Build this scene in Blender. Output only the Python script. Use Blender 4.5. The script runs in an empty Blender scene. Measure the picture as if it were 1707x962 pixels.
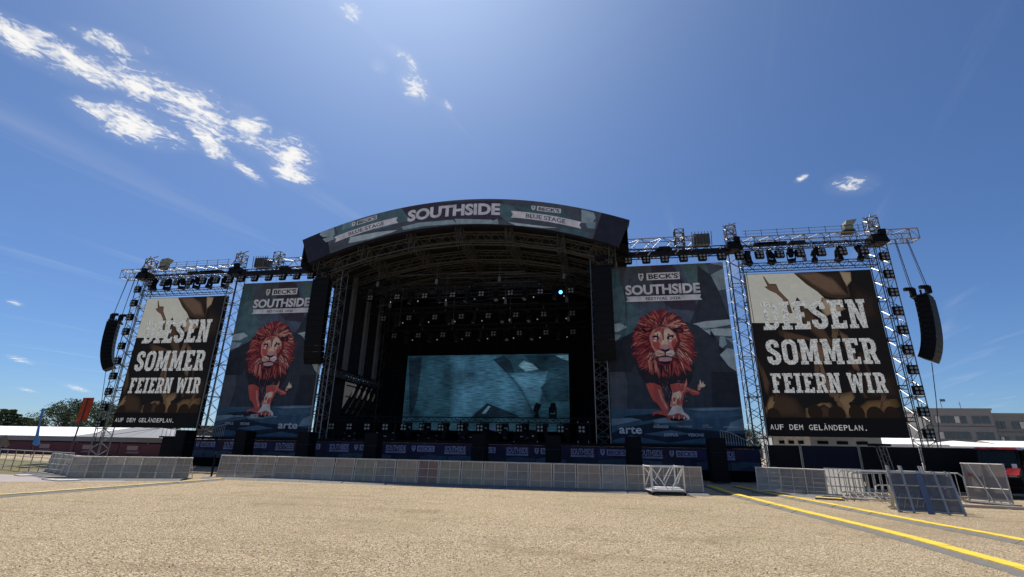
import bpy, math, random
from mathutils import Vector, Matrix
from mathutils.geometry import tessellate_polygon

random.seed(7)
S = bpy.context.scene
COL = S.collection
R = math.radians

# ------------------------------------------------------------------ camera
cam_d = bpy.data.cameras.new('camera'); cam = bpy.data.objects.new('camera', cam_d); COL.objects.link(cam)
TH, PS, RO = 0.3249, 0.1806, -0.0196           # pitch up, yaw left, roll
Rv = Vector((math.cos(PS), math.sin(PS), 0)); Fv = Vector((-math.sin(PS), math.cos(PS), 0)); Zv = Vector((0, 0, 1))
Uv = -math.sin(TH) * Fv + math.cos(TH) * Zv; Fw = math.cos(TH) * Fv + math.sin(TH) * Zv
right = math.cos(RO) * Rv - math.sin(RO) * Uv; up = math.sin(RO) * Rv + math.cos(RO) * Uv
M = Matrix((right, up, -Fw)).transposed().to_4x4(); M.translation = (9.955, 0, 1.65)
cam.matrix_world = M
cam_d.sensor_width = 36; cam_d.lens = 791.05 / 1707 * 36; cam_d.clip_end = 3000; cam_d.clip_start = 0.1
S.camera = cam

# ------------------------------------------------------------------ light, sky, exposure
SUN_EL, SUN_AZ = R(60), R(-31)                 # azimuth from +Y towards +X
SUN_STRENGTH, SKY_STRENGTH, CLOUD_STRENGTH, AUREOLE = 5.0, 0.066, 0.86, 0.29
S.view_settings.view_transform = 'Standard'; S.view_settings.look = 'None'
S.view_settings.exposure = 0.2; S.view_settings.gamma = 1.0
sd = bpy.data.lights.new('sun', 'SUN'); sd.energy = SUN_STRENGTH; sd.angle = R(0.5); sd.color = (1, 0.935, 0.83)
so = bpy.data.objects.new('sun', sd); COL.objects.link(so)
sdir = Vector((math.sin(SUN_AZ) * math.cos(SUN_EL), math.cos(SUN_AZ) * math.cos(SUN_EL), math.sin(SUN_EL)))
so.rotation_euler = sdir.to_track_quat('Z', 'Y').to_euler()
W = bpy.data.worlds.new('World'); S.world = W; W.use_nodes = True
wn, wl = W.node_tree.nodes, W.node_tree.links; wn.clear()
def wnode(t, **k):
    n = wn.new(t)
    for a, v in k.items(): setattr(n, a, v)
    return n
sky = wnode('ShaderNodeTexSky'); sky.sky_type = 'NISHITA'; sky.sun_disc = False
sky.sun_elevation = SUN_EL; sky.sun_rotation = SUN_AZ
sky.altitude = 700; sky.air_density = 1.0; sky.dust_density = 0.5; sky.ozone_density = 3.5
bg1 = wnode('ShaderNodeBackground'); bg1.inputs[1].default_value = SKY_STRENGTH; SKYTINT = wn.new('ShaderNodeVectorMath'); SKYTINT.operation = 'MULTIPLY'; SKYTINT.inputs[1].default_value = (0.76, 0.99, 1.29)   # camera white balance
wl.new(sky.outputs[0], SKYTINT.inputs[0]); wl.new(SKYTINT.outputs[0], bg1.inputs[0])
bg2 = wnode('ShaderNodeBackground'); bg2.inputs[0].default_value = (1, 0.985, 0.95, 1); bg2.inputs[1].default_value = CLOUD_STRENGTH
tc = wnode('ShaderNodeTexCoord')
def vm(op, a, b=None):
    n = wnode('ShaderNodeVectorMath', operation=op)
    for i, v in enumerate((a, b)):
        if v is None: continue
        if hasattr(v, 'is_linked'): wl.new(v, n.inputs[i])
        else: n.inputs[i].default_value = v
    return n.outputs['Value'] if op in ('DOT_PRODUCT', 'LENGTH') else n.outputs[0]
def mt(op, a, b=None, c=None, clamp=False):
    n = wnode('ShaderNodeMath', operation=op, use_clamp=clamp)
    for i, v in enumerate((a, b, c)):
        if v is None: continue
        if hasattr(v, 'is_linked'): wl.new(v, n.inputs[i])
        else: n.inputs[i].default_value = v
    return n.outputs[0]
sep = wnode('ShaderNodeSeparateXYZ'); wl.new(tc.outputs['Generated'], sep.inputs[0])
zc = mt('MAXIMUM', sep.outputs[2], 0.03)
comb = wnode('ShaderNodeCombineXYZ')
wl.new(mt('DIVIDE', sep.outputs[0], zc), comb.inputs[0]); wl.new(mt('DIVIDE', sep.outputs[1], zc), comb.inputs[1])
P = comb.outputs[0]                            # the point where a ray meets the cloud deck (unit height)
CLOUD_PUFFS = [
 (-1.381, 0.846, 2.275, 4.442, -10.610, 5.560, 0.86),
 (-1.232, 1.069, 1.854, 2.777, -9.656, 4.644, 0.86),
 (-1.135, 1.226, 2.736, 3.382, -10.405, 4.328, 0.90),
 (-1.477, 1.108, 2.985, 4.701, -11.466, 9.450, 0.80),
 (-1.479, 0.737, 5.768, 11.986, -13.423, 0.067, 1.00),
 (-1.395, 0.857, 4.442, 7.494, -7.178, 7.491, 1.00),
 (-1.280, 0.940, 4.195, 6.224, -7.173, 4.686, 1.05),
 (-1.205, 1.039, 4.655, 6.245, -8.032, 3.576, 1.00),
 (-1.138, 1.169, 5.881, 7.427, -9.021, 1.763, 1.00),
 (-1.098, 1.361, 7.259, 6.885, -5.463, 2.794, 1.05),
 (-1.488, 1.085, 3.918, 5.327, -5.181, 4.976, 1.05),
 (-1.405, 1.142, 5.831, 8.646, -12.429, 8.084, 0.90),
 (-1.318, 1.217, 5.750, 8.658, -15.239, -1.236, 0.95),
 (-1.308, 1.371, 6.035, 7.754, -24.061, 0.897, 0.90),
 (-1.239, 0.783, 5.577, 9.759, -13.660, 16.105, 0.72),
 (-0.498, 1.061, 11.490, 12.253, -18.802, 6.162, 0.95),
 (-0.499, 0.932, 20.579, 22.028, -35.904, 24.515, 0.75),
 (-0.475, 0.978, 15.313, 17.535, -40.827, 7.048, 0.75),
 (-0.564, 0.969, 27.643, 28.313, -29.185, 22.624, 0.75),
 (1.007, 1.829, 10.683, -6.803, 2.962, 9.339, 0.62),
 (0.797, 1.750, 31.709, -19.996, 31.285, 22.576, 0.80),
 (-0.561, 0.787, 12.329, 21.330, -28.491, 14.203, 0.70),
 (-0.426, 1.153, 21.030, 23.987, -44.373, 20.885, 0.65),
 (-4.438, 2.805, 11.871, 14.980, -8.532, 3.411, 0.80),
 (-7.588, 5.084, 4.399, 5.841, -4.657, -2.163, 0.80),
 (-12.113, 8.413, 3.804, 5.002, -2.885, -1.464, 0.75),
 (-10.556, 8.226, 2.913, 3.462, -2.941, -1.837, 0.75),
]
total = None
for cx, cy, r1x, r1y, r2x, r2y, wt in CLOUD_PUFFS:
    q = vm('SUBTRACT', P, (cx, cy, 0))
    a = vm('DOT_PRODUCT', q, (r1x, r1y, 0)); b = vm('DOT_PRODUCT', q, (r2x, r2y, 0))
    dd = mt('SQRT', mt('ADD', mt('MULTIPLY', a, a), mt('MULTIPLY', b, b)))
    mk = mt('MULTIPLY', mt('SUBTRACT', 1.3, dd, clamp=True), wt)
    total = mk if total is None else mt('MAXIMUM', total, mk)
def wnoise(scale, detail, rough, dist, vec):
    n = wnode('ShaderNodeTexNoise'); n.inputs['Scale'].default_value = scale; n.inputs['Detail'].default_value = detail
    n.inputs['Roughness'].default_value = rough; n.inputs['Distortion'].default_value = dist
    wl.new(vec, n.inputs['Vector']); return n.outputs['Fac']
rotm = wnode('ShaderNodeMapping'); rotm.vector_type = 'TEXTURE'; rotm.inputs['Rotation'].default_value = (0, 0, R(58)); rotm.inputs['Scale'].default_value = (1.1, 0.95, 1)
wl.new(P, rotm.inputs[0])
n1 = wnoise(8, 11, 0.6, 0.9, rotm.outputs[0]); n2 = wnoise(22, 9, 0.6, 1.2, rotm.outputs[0])
n4 = wnoise(55, 6, 0.6, 0.8, rotm.outputs[0])
nn = mt('ADD', mt('ADD', mt('MULTIPLY', mt('SUBTRACT', n1, 0.5), 2.8), mt('MULTIPLY', mt('SUBTRACT', n2, 0.5), 2.2)), mt('MULTIPLY', mt('SUBTRACT', n4, 0.5), 0.8))
dens = mt('ADD', mt('SUBTRACT', mt('MULTIPLY', total, 1.2), 0.44), nn)
dens = mt('MULTIPLY', mt('MULTIPLY', dens, 0.85, clamp=True), mt('MULTIPLY', total, 3.0, clamp=True))
mr = wnode('ShaderNodeMapRange', interpolation_type='SMOOTHSTEP'); wl.new(dens, mr.inputs[0]); mr.inputs[2].default_value = 0.95; mr.inputs[4].default_value = 0.95
# two very thin veils of high cirrus
veil = wnode('ShaderNodeMapping'); veil.vector_type = 'TEXTURE'; veil.inputs['Rotation'].default_value = (0, 0, R(75)); veil.inputs['Scale'].default_value = (3.2, 0.42, 1)
wl.new(P, veil.inputs[0])
n3 = wnoise(1.6, 5, 0.5, 0.4, veil.outputs[0])
mv = wnode('ShaderNodeMapRange', interpolation_type='SMOOTHSTEP'); wl.new(n3, mv.inputs[0])
mv.inputs[1].default_value = 0.54; mv.inputs[2].default_value = 0.85; mv.inputs[4].default_value = 0.14
fac = mt('MAXIMUM', mt('MAXIMUM', mr.outputs[0], mv.outputs[0]), mt('MULTIPLY', mt('MULTIPLY', total, n1), 0.22))
# forward-scattered light of the sun just above the frame: the bright aureole every clear sky shows
dsun = vm('DOT_PRODUCT', vm('NORMALIZE', tc.outputs['Generated']), tuple(sdir))
aur = mt('ADD', mt('MULTIPLY', mt('POWER', mt('MAXIMUM', dsun, 0.0), 14.0), AUREOLE), mt('MULTIPLY', mt('POWER', mt('MAXIMUM', dsun, 0.0), 3.5), AUREOLE * .28))
bg3 = wnode('ShaderNodeBackground'); bg3.inputs[0].default_value = (.80, .92, 1, 1); wl.new(aur, bg3.inputs[1])
addb = wnode('ShaderNodeAddShader'); wl.new(bg1.outputs[0], addb.inputs[0]); wl.new(bg3.outputs[0], addb.inputs[1])
mix = wnode('ShaderNodeMixShader'); wl.new(fac, mix.inputs[0]); wl.new(addb.outputs[0], mix.inputs[1]); wl.new(bg2.outputs[0], mix.inputs[2])
out = wnode('ShaderNodeOutputWorld'); wl.new(mix.outputs[0], out.inputs[0])
S.cycles.max_bounces = 6; S.cycles.transparent_max_bounces = 16

# ------------------------------------------------------------------ materials
def mat(name, col, rough=0.6, metal=0.0, var=0.12, scale=3.0, bump=0.0, bscale=30.0, spec=0.4, transp=0.0, transl=0.0, stain=0.0):
    m = bpy.data.materials.new(name); m.use_nodes = True
    n, l = m.node_tree.nodes, m.node_tree.links
    p = n['Principled BSDF']; p.inputs['Roughness'].default_value = rough; p.inputs['Metallic'].default_value = metal
    p.inputs['Specular IOR Level'].default_value = spec
    t = n.new('ShaderNodeTexCoord')
    no = n.new('ShaderNodeTexNoise'); no.inputs['Scale'].default_value = scale; no.inputs['Detail'].default_value = 6
    l.new(t.outputs['Object'], no.inputs['Vector'])
    mx = n.new('ShaderNodeMix'); mx.data_type = 'RGBA'; l.new(no.outputs['Fac'], mx.inputs['Factor'])
    mx.inputs['A'].default_value = tuple(c * (1 - var) for c in col) + (1,); mx.inputs['B'].default_value = tuple(min(1, c * (1 + var)) for c in col) + (1,)
    src = mx.outputs['Result']
    if stain:
        n2 = n.new('ShaderNodeTexNoise'); n2.inputs['Scale'].default_value = scale * 0.37; n2.inputs['Detail'].default_value = 8; n2.inputs['Roughness'].default_value = 0.7
        l.new(t.outputs['Object'], n2.inputs['Vector'])
        r = n.new('ShaderNodeMapRange'); l.new(n2.outputs['Fac'], r.inputs[0]); r.inputs[1].default_value = 0.5; r.inputs[2].default_value = 0.72; r.inputs[4].default_value = stain
        m2 = n.new('ShaderNodeMix'); m2.data_type = 'RGBA'; l.new(r.outputs[0], m2.inputs['Factor']); l.new(src, m2.inputs['A'])
        m2.inputs['B'].default_value = (0.16, 0.12, 0.08, 1); src = m2.outputs['Result']
    l.new(src, p.inputs['Base Color'])
    if bump:
        nb = n.new('ShaderNodeTexNoise'); nb.inputs['Scale'].default_value = bscale; nb.inputs['Detail'].default_value = 5
        l.new(t.outputs['Object'], nb.inputs['Vector'])
        b = n.new('ShaderNodeBump'); b.inputs['Strength'].default_value = bump; b.inputs['Distance'].default_value = 0.05
        l.new(nb.outputs['Fac'], b.inputs['Height']); l.new(b.outputs[0], p.inputs['Normal'])
    sh = p.outputs[0]; o = n['Material Output']
    if transl:
        tr = n.new('ShaderNodeBsdfTranslucent'); l.new(src, tr.inputs[0]); ms = n.new('ShaderNodeMixShader'); ms.inputs[0].default_value = transl
        l.new(sh, ms.inputs[1]); l.new(tr.outputs[0], ms.inputs[2]); sh = ms.outputs[0]
    if transp:
        tb = n.new('ShaderNodeBsdfTransparent'); ms = n.new('ShaderNodeMixShader'); ms.inputs[0].default_value = transp
        l.new(sh, ms.inputs[1]); l.new(tb.outputs[0], ms.inputs[2]); sh = ms.outputs[0]
    l.new(sh, o.inputs[0])
    return m

def art_mat(name, rough=0.7, transp=0.0, wrinkle=0.0):
    """printed fabric: colours come from the print itself (a colour attribute)"""
    m = bpy.data.materials.new(name); m.use_nodes = True
    n, l = m.node_tree.nodes, m.node_tree.links; p = n['Principled BSDF']; p.inputs['Roughness'].default_value = rough
    p.inputs['Specular IOR Level'].default_value = 0.25
    a = n.new('ShaderNodeAttribute'); a.attribute_name = 'print'
    t = n.new('ShaderNodeTexCoord'); no = n.new('ShaderNodeTexNoise'); no.inputs['Scale'].default_value = 1.7; no.inputs['Detail'].default_value = 8
    l.new(t.outputs['Object'], no.inputs['Vector'])
    r = n.new('ShaderNodeMapRange'); l.new(no.outputs['Fac'], r.inputs[0]); r.inputs[1].default_value = 0.3; r.inputs[2].default_value = 0.7; r.inputs[3].default_value = 0.75; r.inputs[4].default_value = 1.2
    v = n.new('ShaderNodeVectorMath'); v.operation = 'SCALE'; l.new(a.outputs['Color'], v.inputs[0]); l.new(r.outputs[0], v.inputs['Scale'])
    l.new(v.outputs[0], p.inputs['Base Color'])
    if wrinkle:
        w = n.new('ShaderNodeTexNoise'); w.inputs['Scale'].default_value = 0.8; w.inputs['Detail'].default_value = 4; w.inputs['Distortion'].default_value = 1.2
        mp = n.new('ShaderNodeMapping'); mp.inputs['Scale'].default_value = (1.6, 1, 0.45); l.new(t.outputs['Object'], mp.inputs[0]); l.new(mp.outputs[0], w.inputs['Vector'])
        b = n.new('ShaderNodeBump'); b.inputs['Strength'].default_value = wrinkle; b.inputs['Distance'].default_value = 0.35
        l.new(w.outputs['Fac'], b.inputs['Height']); l.new(b.outputs[0], p.inputs['Normal'])
    if transp:
        tb = n.new('ShaderNodeBsdfTransparent'); ms = n.new('ShaderNodeMixShader'); ms.inputs[0].default_value = transp
        l.new(p.outputs[0], ms.inputs[1]); l.new(tb.outputs[0], ms.inputs[2]); l.new(ms.outputs[0], n['Material Output'].inputs[0])
    return m

def led_mat(name, strength, streak=0.0, speck=0.0, mottle=0.0):
    """lit LED wall: shows the colours of the running picture"""
    m = bpy.data.materials.new(name); m.use_nodes = True
    n, l = m.node_tree.nodes, m.node_tree.links; p = n['Principled BSDF']
    p.inputs['Base Color'].default_value = (0.004, 0.004, 0.005, 1); p.inputs['Roughness'].default_value = 0.7; p.inputs['Specular IOR Level'].default_value = 0.08
    a = n.new('ShaderNodeAttribute'); a.attribute_name = 'print'; src = a.outputs['Color']
    t = n.new('ShaderNodeTexCoord')
    if streak:
        mp = n.new('ShaderNodeMapping'); mp.inputs['Scale'].default_value = (0.7, 1, 13); l.new(t.outputs['Object'], mp.inputs[0])
        big = n.new('ShaderNodeTexNoise'); big.inputs['Scale'].default_value = 0.35; big.inputs['Detail'].default_value = 5; l.new(t.outputs['Object'], big.inputs['Vector'])
        br_ = n.new('ShaderNodeMapRange'); l.new(big.outputs['Fac'], br_.inputs[0]); br_.inputs[1].default_value = 0.32; br_.inputs[2].default_value = 0.68; br_.inputs[3].default_value = 0.35; br_.inputs[4].default_value = 1.35
        bv = n.new('ShaderNodeVectorMath'); bv.operation = 'SCALE'; l.new(src, bv.inputs[0]); l.new(br_.outputs[0], bv.inputs['Scale']); src = bv.outputs[0]
        no = n.new('ShaderNodeTexNoise'); no.inputs['Scale'].default_value = 1.5; no.inputs['Detail'].default_value = 7; no.inputs['Roughness'].default_value = 0.65
        l.new(mp.outputs[0], no.inputs['Vector'])
        r = n.new('ShaderNodeMapRange'); l.new(no.outputs['Fac'], r.inputs[0]); r.inputs[1].default_value = 0.3; r.inputs[2].default_value = 0.7; r.inputs[3].default_value = 1 - streak; r.inputs[4].default_value = 1 + streak
        v = n.new('ShaderNodeVectorMath'); v.operation = 'SCALE'; l.new(src, v.inputs[0]); l.new(r.outputs[0], v.inputs['Scale']); src = v.outputs[0]
    if mottle:
        no = n.new('ShaderNodeTexNoise'); no.inputs['Scale'].default_value = 1.3; no.inputs['Detail'].default_value = 7; no.inputs['Roughness'].default_value = 0.65; no.inputs['Distortion'].default_value = 1.5; l.new(t.outputs['Object'], no.inputs['Vector'])
        r = n.new('ShaderNodeMapRange'); l.new(no.outputs['Fac'], r.inputs[0]); r.inputs[1].default_value = 0.3; r.inputs[2].default_value = 0.7; r.inputs[3].default_value = 1 - mottle; r.inputs[4].default_value = 1 + mottle * .6
        v = n.new('ShaderNodeVectorMath'); v.operation = 'SCALE'; l.new(src, v.inputs[0]); l.new(r.outputs[0], v.inputs['Scale']); src = v.outputs[0]
    if speck:
        no = n.new('ShaderNodeTexNoise'); no.inputs['Scale'].default_value = 11; no.inputs['Detail'].default_value = 4; no.inputs['Roughness'].default_value = 0.8; no.inputs['Distortion'].default_value = 1.0; l.new(t.outputs['Object'], no.inputs['Vector'])
        r = n.new('ShaderNodeMapRange'); l.new(no.outputs['Fac'], r.inputs[0]); r.inputs[1].default_value = 0.42; r.inputs[2].default_value = 0.54; r.inputs[3].default_value = 1 - speck; r.inputs[4].default_value = 1
        v = n.new('ShaderNodeVectorMath'); v.operation = 'SCALE'; l.new(src, v.inputs[0]); l.new(r.outputs[0], v.inputs['Scale']); src = v.outputs[0]
    l.new(src, p.inputs['Emission Color']); p.inputs['Emission Strength'].default_value = strength
    return m

def glow_mat(name, col, s):
    m = bpy.data.materials.new(name); m.use_nodes = True; p = m.node_tree.nodes['Principled BSDF']
    p.inputs['Base Color'].default_value = col + (1,); p.inputs['Emission Color'].default_value = col + (1,); p.inputs['Emission Strength'].default_value = s
    return m

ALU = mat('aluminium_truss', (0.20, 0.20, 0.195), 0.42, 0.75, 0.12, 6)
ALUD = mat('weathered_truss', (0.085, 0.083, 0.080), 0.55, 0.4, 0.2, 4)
BLACKT = mat('black_truss', (0.014, 0.015, 0.019), 0.55, 0.2, 0.2, 5, spec=.2)
BLACK = mat('black_plastic', (0.006, 0.006, 0.0075), 0.6, 0, 0.25, 4, spec=.12)
DRAPE = mat('black_drape', (0.006, 0.006, 0.008), 0.95, 0, 0.3, 1.2, spec=0.1)
DRAPE2 = mat('charcoal_drape', (0.022, 0.022, 0.027), 0.9, 0, 0.3, 1.2, spec=0.15)
GREYC = mat('grey_drape', (0.16, 0.16, 0.17), 0.9, 0, 0.2, 1.2, spec=0.15)
ROOFC = mat('roof_tarpaulin', (0.018, 0.017, 0.022), 0.8, 0, 0.25, 0.7)
ROOFW = mat('white_tarpaulin', (0.78, 0.78, 0.77), 0.55, 0, 0.05, 0.5)
LENS = mat('lamp_glass', (0.20, 0.195, 0.18), 0.15, 0, 0.05, 9, spec=0.8)
STEEL = mat('galvanised_steel', (0.42, 0.41, 0.39), 0.45, 0.6, 0.2, 5, stain=0.25)
RAIL = mat('barrier_frame', (0.60, 0.55, 0.48), 0.5, 0.2, 0.2, 4, stain=0.35)
PLATE = mat('barrier_tread_plate', (0.15, 0.15, 0.155), 0.7, 0.1, 0.25, 3, bump=0.3, bscale=60, stain=0.3, spec=.2)
WHITEM = mat('white_painted_steel', (0.72, 0.70, 0.66), 0.5, 0.1, 0.12, 5, stain=0.35)
TENTW = mat('white_pvc', (0.90, 0.90, 0.89), 0.6, 0, 0.04, 0.4, transl=0.08)
CHAIN = mat('chain_steel', (0.16, 0.16, 0.17), 0.5, 0.6, 0.1, 5)
BLUES = mat('blue_painted_steel', (0.11, 0.145, 0.21), 0.5, 0.2, 0.2, 5, stain=0.3)
def perforated(name, col, hole):
    return mat(name, col, 0.55, 0.3, 0.3, 2.5, transp=hole, stain=0.45)
MESHA = perforated('perforated_sheet_grey', (0.42, 0.385, 0.33), 0.2)
MESHB = perforated('perforated_sheet_brown', (0.42, 0.345, 0.265), 0.22)
MESHC = perforated('perforated_sheet_dark', (0.31, 0.285, 0.25), 0.2)
MESHD = perforated('perforated_sheet_red', (0.28, 0.18, 0.155), 0.2)
MESHF = mat('close_mesh_sheet', (0.37, 0.335, 0.28), 0.6, 0.2, 0.3, 2.5, transp=0.07, stain=0.4)
MESHG = mat('close_mesh_sheet_dark', (0.29, 0.265, 0.215), 0.6, 0.2, 0.3, 2.5, transp=0.07, stain=0.4)
MESHE = perforated('perforated_sheet_green', (0.36, 0.335, 0.245), 0.22)

# ------------------------------------------------------------------ mesh helpers
class MB:
    """collects shapes for ONE mesh object"""
    def __init__(s): s.v = []; s.f = []; s.m = []; s.c = []
    def add(s, verts, faces, mi=0, col=None):
        b = len(s.v); s.v += [tuple(v) for v in verts]
        for f in faces: s.f.append([b + i for i in f]); s.m.append(mi); s.c.append(col)
        return s
    def box(s, c, d, mi=0, rot=None, taper=None):
        x, y, z = (k / 2 for k in d); vs = []
        for sz in (-1, 1):
            t = taper if (taper and sz > 0) else (1, 1)
            for sx, sy in ((-1, -1), (1, -1), (1, 1), (-1, 1)):
                v = Vector((sx * x * t[0], sy * y * t[1], sz * z))
                if rot is not None: v = rot @ v
                vs.append(v + Vector(c))
        return s.add(vs, [(3, 2, 1, 0), (4, 5, 6, 7), (0, 1, 5, 4), (1, 2, 6, 5), (2, 3, 7, 6), (3, 0, 4, 7)], mi)
    def tube(s, a, b, r, n=6, mi=0, r2=None, caps=True):
        a, b = Vector(a), Vector(b); d = b - a
        if d.length < 1e-6: return s
        q = d.to_track_quat('Z', 'Y'); r2 = r if r2 is None else r2
        vs = [a + q @ Vector((r * math.cos(2 * math.pi * i / n), r * math.sin(2 * math.pi * i / n), 0)) for i in range(n)]
        vs += [b + q @ Vector((r2 * math.cos(2 * math.pi * i / n), r2 * math.sin(2 * math.pi * i / n), 0)) for i in range(n)]
        fs = [(i, (i + 1) % n, n + (i + 1) % n, n + i) for i in range(n)]
        if caps: fs += [tuple(range(n - 1, -1, -1)), tuple(range(n, 2 * n))]
        return s.add(vs, fs, mi)
    def path(s, pts, r, n=6, mi=0):
        for a, b in zip(pts, pts[1:]): s.tube(a, b, r, n, mi)
        return s
    def prism(s, pts, vec, mi=0):
        """polygon pts (3-D, planar) extruded by vec"""
        n = len(pts); vec = Vector(vec); vs = [Vector(p) for p in pts] + [Vector(p) + vec for p in pts]
        fs = [tuple(range(n - 1, -1, -1)), tuple(range(n, 2 * n))] + [(i, (i + 1) % n, n + (i + 1) % n, n + i) for i in range(n)]
        return s.add(vs, fs, mi)
    def truss(s, a, b, w, h, n, rc=0.026, rl=0.013, upv=(0, 0, 1), mi=0, frames=0):
        """box truss from a to b: four chords and zigzag lacing on four faces"""
        a, b = Vector(a), Vector(b); d = (b - a).normalized(); u = Vector(upv); u = (u - d * u.dot(d)).normalized(); sd_ = d.cross(u)
        cs = [sd_ * (sx * w / 2) + u * (sz * h / 2) for sx, sz in ((-1, -1), (1, -1), (1, 1), (-1, 1))]
        for c in cs: s.tube(a + c, b + c, rc, 6, mi)
        for i in range(4):
            c0, c1 = cs[i], cs[(i + 1) % 4]
            for k in range(n):
                p0, p1 = a + (b - a) * (k / n), a + (b - a) * ((k + 1) / n)
                if (k + i) % 2: s.tube(p0 + c0, p1 + c1, rl, 4, mi, caps=False)
                else: s.tube(p0 + c1, p1 + c0, rl, 4, mi, caps=False)
            ks = [0, n] + ([k for k in range(frames, n, frames)] if frames else [])
            for k in ks:
                p = a + (b - a) * (k / n); s.tube(p + c0, p + c1, rl * 1.3, 4, mi, caps=False)
        return s
    def build(s, name, mats, parent=None, smooth=False, at=None):
        me = bpy.data.meshes.new(name)
        vs = s.v if at is None else [(v[0] - at[0], v[1] - at[1], v[2] - at[2]) for v in s.v]
        me.from_pydata(vs, [], s.f)
        for m in (mats if isinstance(mats, (list, tuple)) else [mats]): me.materials.append(m)
        me.polygons.foreach_set('material_index', s.m)
        if smooth: me.polygons.foreach_set('use_smooth', [True] * len(s.f))
        if any(c is not None for c in s.c):
            at_ = me.color_attributes.new('print', 'FLOAT_COLOR', 'CORNER'); buf = []
            for f, c in zip(s.f, s.c):
                c = c or (0, 0, 0)
                for _ in f: buf += [c[0], c[1], c[2], 1.0]
            at_.data.foreach_set('color', buf)
        me.update()
        o = bpy.data.objects.new(name, me); COL.objects.link(o)
        if parent is not None: o.parent = parent
        return o

def tag(o, label=None, cat=None, group=None, kind=None):
    if label: o['label'] = label
    if cat: o['category'] = cat
    if group: o['group'] = group
    if kind: o['kind'] = kind
    return o
def thing(name, label, cat, loc=(0, 0, 0), rotz=0.0, group=None):
    o = bpy.data.objects.new(name, None); COL.objects.link(o); o.empty_display_size = 0.2
    o.location = loc; o.rotation_euler = (0, 0, rotz)
    return tag(o, label, cat, group)
def copy_tree(o, parent=None):
    c = o.copy(); COL.objects.link(c)
    if parent is not None: c.parent = parent
    for ch in list(o.children): copy_tree(ch, c)
    return c
class Kind:
    """first use hands out the built thing itself, later uses hand out copies"""
    def __init__(s, proto): s.p = proto; s.used = False
    def put(s, loc, rot=(0, 0, 0), label=None, group=None, scale=None):
        o = copy_tree(s.p) if s.used else s.p; s.used = True
        o.location = loc; o.rotation_euler = rot if isinstance(rot, (tuple, list)) else (0, 0, rot)
        if label: o['label'] = label
        if group: o['group'] = group
        if scale: o.scale = scale
        return o
ORD = ['first', 'second', 'third', 'fourth', 'fifth', 'sixth', 'seventh', 'eighth', 'ninth', 'tenth', 'eleventh', 'twelfth', 'thirteenth', 'fourteenth', 'fifteenth', 'sixteenth',
       'seventeenth', 'eighteenth', 'nineteenth', 'twentieth', 'twenty-first', 'twenty-second', 'twenty-third', 'twenty-fourth', 'twenty-fifth', 'twenty-sixth']

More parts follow.
